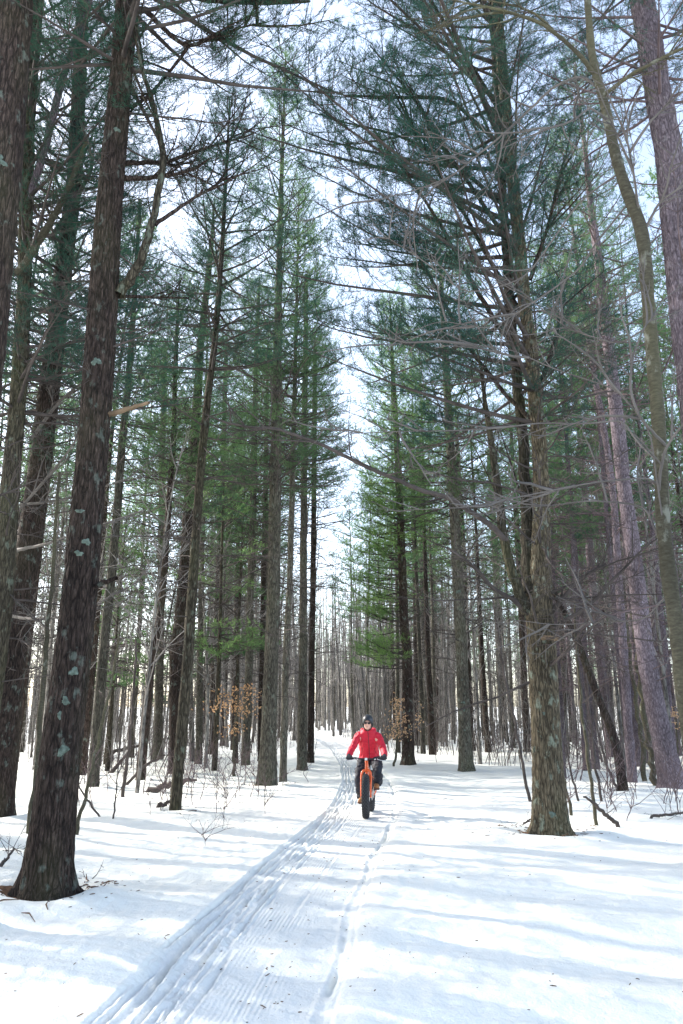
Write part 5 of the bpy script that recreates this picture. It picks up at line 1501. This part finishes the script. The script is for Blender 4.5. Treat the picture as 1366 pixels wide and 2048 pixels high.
    # boots on the pedals
    for s, dy, dz in ((-1, .11, -.13), (1, -.11, .13)):
        px, py, pz = s * .145, .66 + dy, .31 + dz + .011
        t = s * .12
        R = rotz(t)
        def L(x, y, z): return np.array([px, py, pz]) + R @ np.array([x, y, z])
        P = solid_loft([(L(0, -.155, .038), .026, .020, (0, 1, 0)), (L(0, -.13, .045), .042, .034, (0, 1, 0)), (L(0, -.07, .052), .048, .040, (0, 1, 0)), (L(0, 0, .06), .044, .048, (0, 1, 0)), (L(0, .07, .062), .04, .05, (0, 1, 0)), (L(0, .115, .058), .034, .044, (0, 1, 0)), (L(0, .13, .055), .02, .03, (0, 1, 0))], 16)
        P += solid_tube([L(0, .07, .06), ank[s] + (0, 0, .01)], [.046, .05], 14)
        bt = bake('boot', P, M['boot'], root, 0.008, 3)
        so_ = []
        pr = [(-.16, .03), (-.14, .044), (-.08, .051), (0, .046), (.07, .043), (.13, .036)]
        V = []
        for y, w in pr:
            for x in (-w, w):
                for z in (.0, .024): V.append(L(x, y, z))
        V = np.array(V); F = []
        for i in range(len(pr) - 1):
            b = i * 4; F += [[b, b + 2, b + 6, b + 4], [b + 1, b + 5, b + 7, b + 3], [b, b + 4, b + 5, b + 1], [b + 2, b + 3, b + 7, b + 6]]
        e = (len(pr) - 1) * 4; F += [[0, 1, 3, 2], [e, e + 2, e + 3, e + 1]]
        mesh_obj('sole', [(V, np.array(F), 0)], M['sole'], bt, smooth=False)
        lc = []
        for q in range(4):
            z = .085 + .012 * q; y = -.055 + .022 * q
            lc += capped([L(-.026, y, z - .004), L(0, y - .006, z + .006), L(.026, y, z - .004)], [.004] * 3, 5)
        mesh_obj('laces', lc, M['sole'], bt)
    # helmet: half shell with a rim that dips behind the ears
    nth, nph = 34, 12
    V = []
    c = hd + (0, .028, .045)
    for sh_ in (0, 1):
        k = 1.0 - 0.11 * sh_
        for j in range(nph + 1):
            for i in range(nth):
                th = i / nth * 6.283
                fr = -math.sin(th)          # 1 at the front
                low = (-0.06 if fr < 0.55 else -0.06 + (fr - .55) / .45 * .068)
                low = low - 0.02 * (1 - abs(fr)) 
                phi1 = math.acos(np.clip(low / .107, -1, 1))
                ph = j / nph * phi1 + 0.0001
                V.append(c + np.array([.101 * k * math.sin(ph) * math.cos(th), .124 * k * math.sin(ph) * math.sin(th), .107 * k * math.cos(ph)]))
    V = np.array(V); F = []
    S = (nph + 1) * nth
    for j in range(nph):
        for i in range(nth):
            a_, b_ = j * nth + i, j * nth + (i + 1) % nth
            F.append([a_, a_ + nth, b_ + nth, b_]); F.append([S + a_, S + b_, S + b_ + nth, S + a_ + nth])
    for i in range(nth):
        a_, b_ = nph * nth + i, nph * nth + (i + 1) % nth
        F.append([a_, S + a_, S + b_, b_])
    hm = mesh_obj('helmet', [(V, np.array(F), 0)], M['helmet'], root)
    rim = np.vstack([V[nph * nth:S], V[nph * nth:nph * nth + 1]])
    mesh_obj('rim_trim', [(*tube(rim, .0045, 6), 0)], M['strap'], hm)
    for s in (-1, 1):
        mesh_obj('strap', capped([hd + (s * .084, .03, 0), hd + (s * .078, .0, -.05), hd + (s * .06, -.02, -.10), hd + (s * .02, -.035, -.128), hd + (0, -.038, -.130)], [.013, .012, .010, .008, .008], 8), M['strap'], hm)
        mesh_obj('ear_pad', ball(hd + (s * .083, .02, -.022), (.014, .04, .045), 8), M['strap'], hm)
    # sunglasses
    for s in (-1, 1):
        mesh_obj('lens', ball(hd + (s * .034, -.079, .0), (.029, .008, .019), 10, rotz(s * .25)), M['lens'], root)
        mesh_obj('temple', capped([hd + (s * .062, -.073, .006), hd + (s * .078, -.02, .006), hd + (s * .082, .03, .0)], [.0035] * 3, 6), M['strap'], root)
    mesh_obj('bridge', capped([hd + (-.01, -.086, .006), hd + (0, -.09, .008), hd + (.01, -.086, .006)], [.0035] * 3, 6), M['strap'], root)
    return root
build_rider()
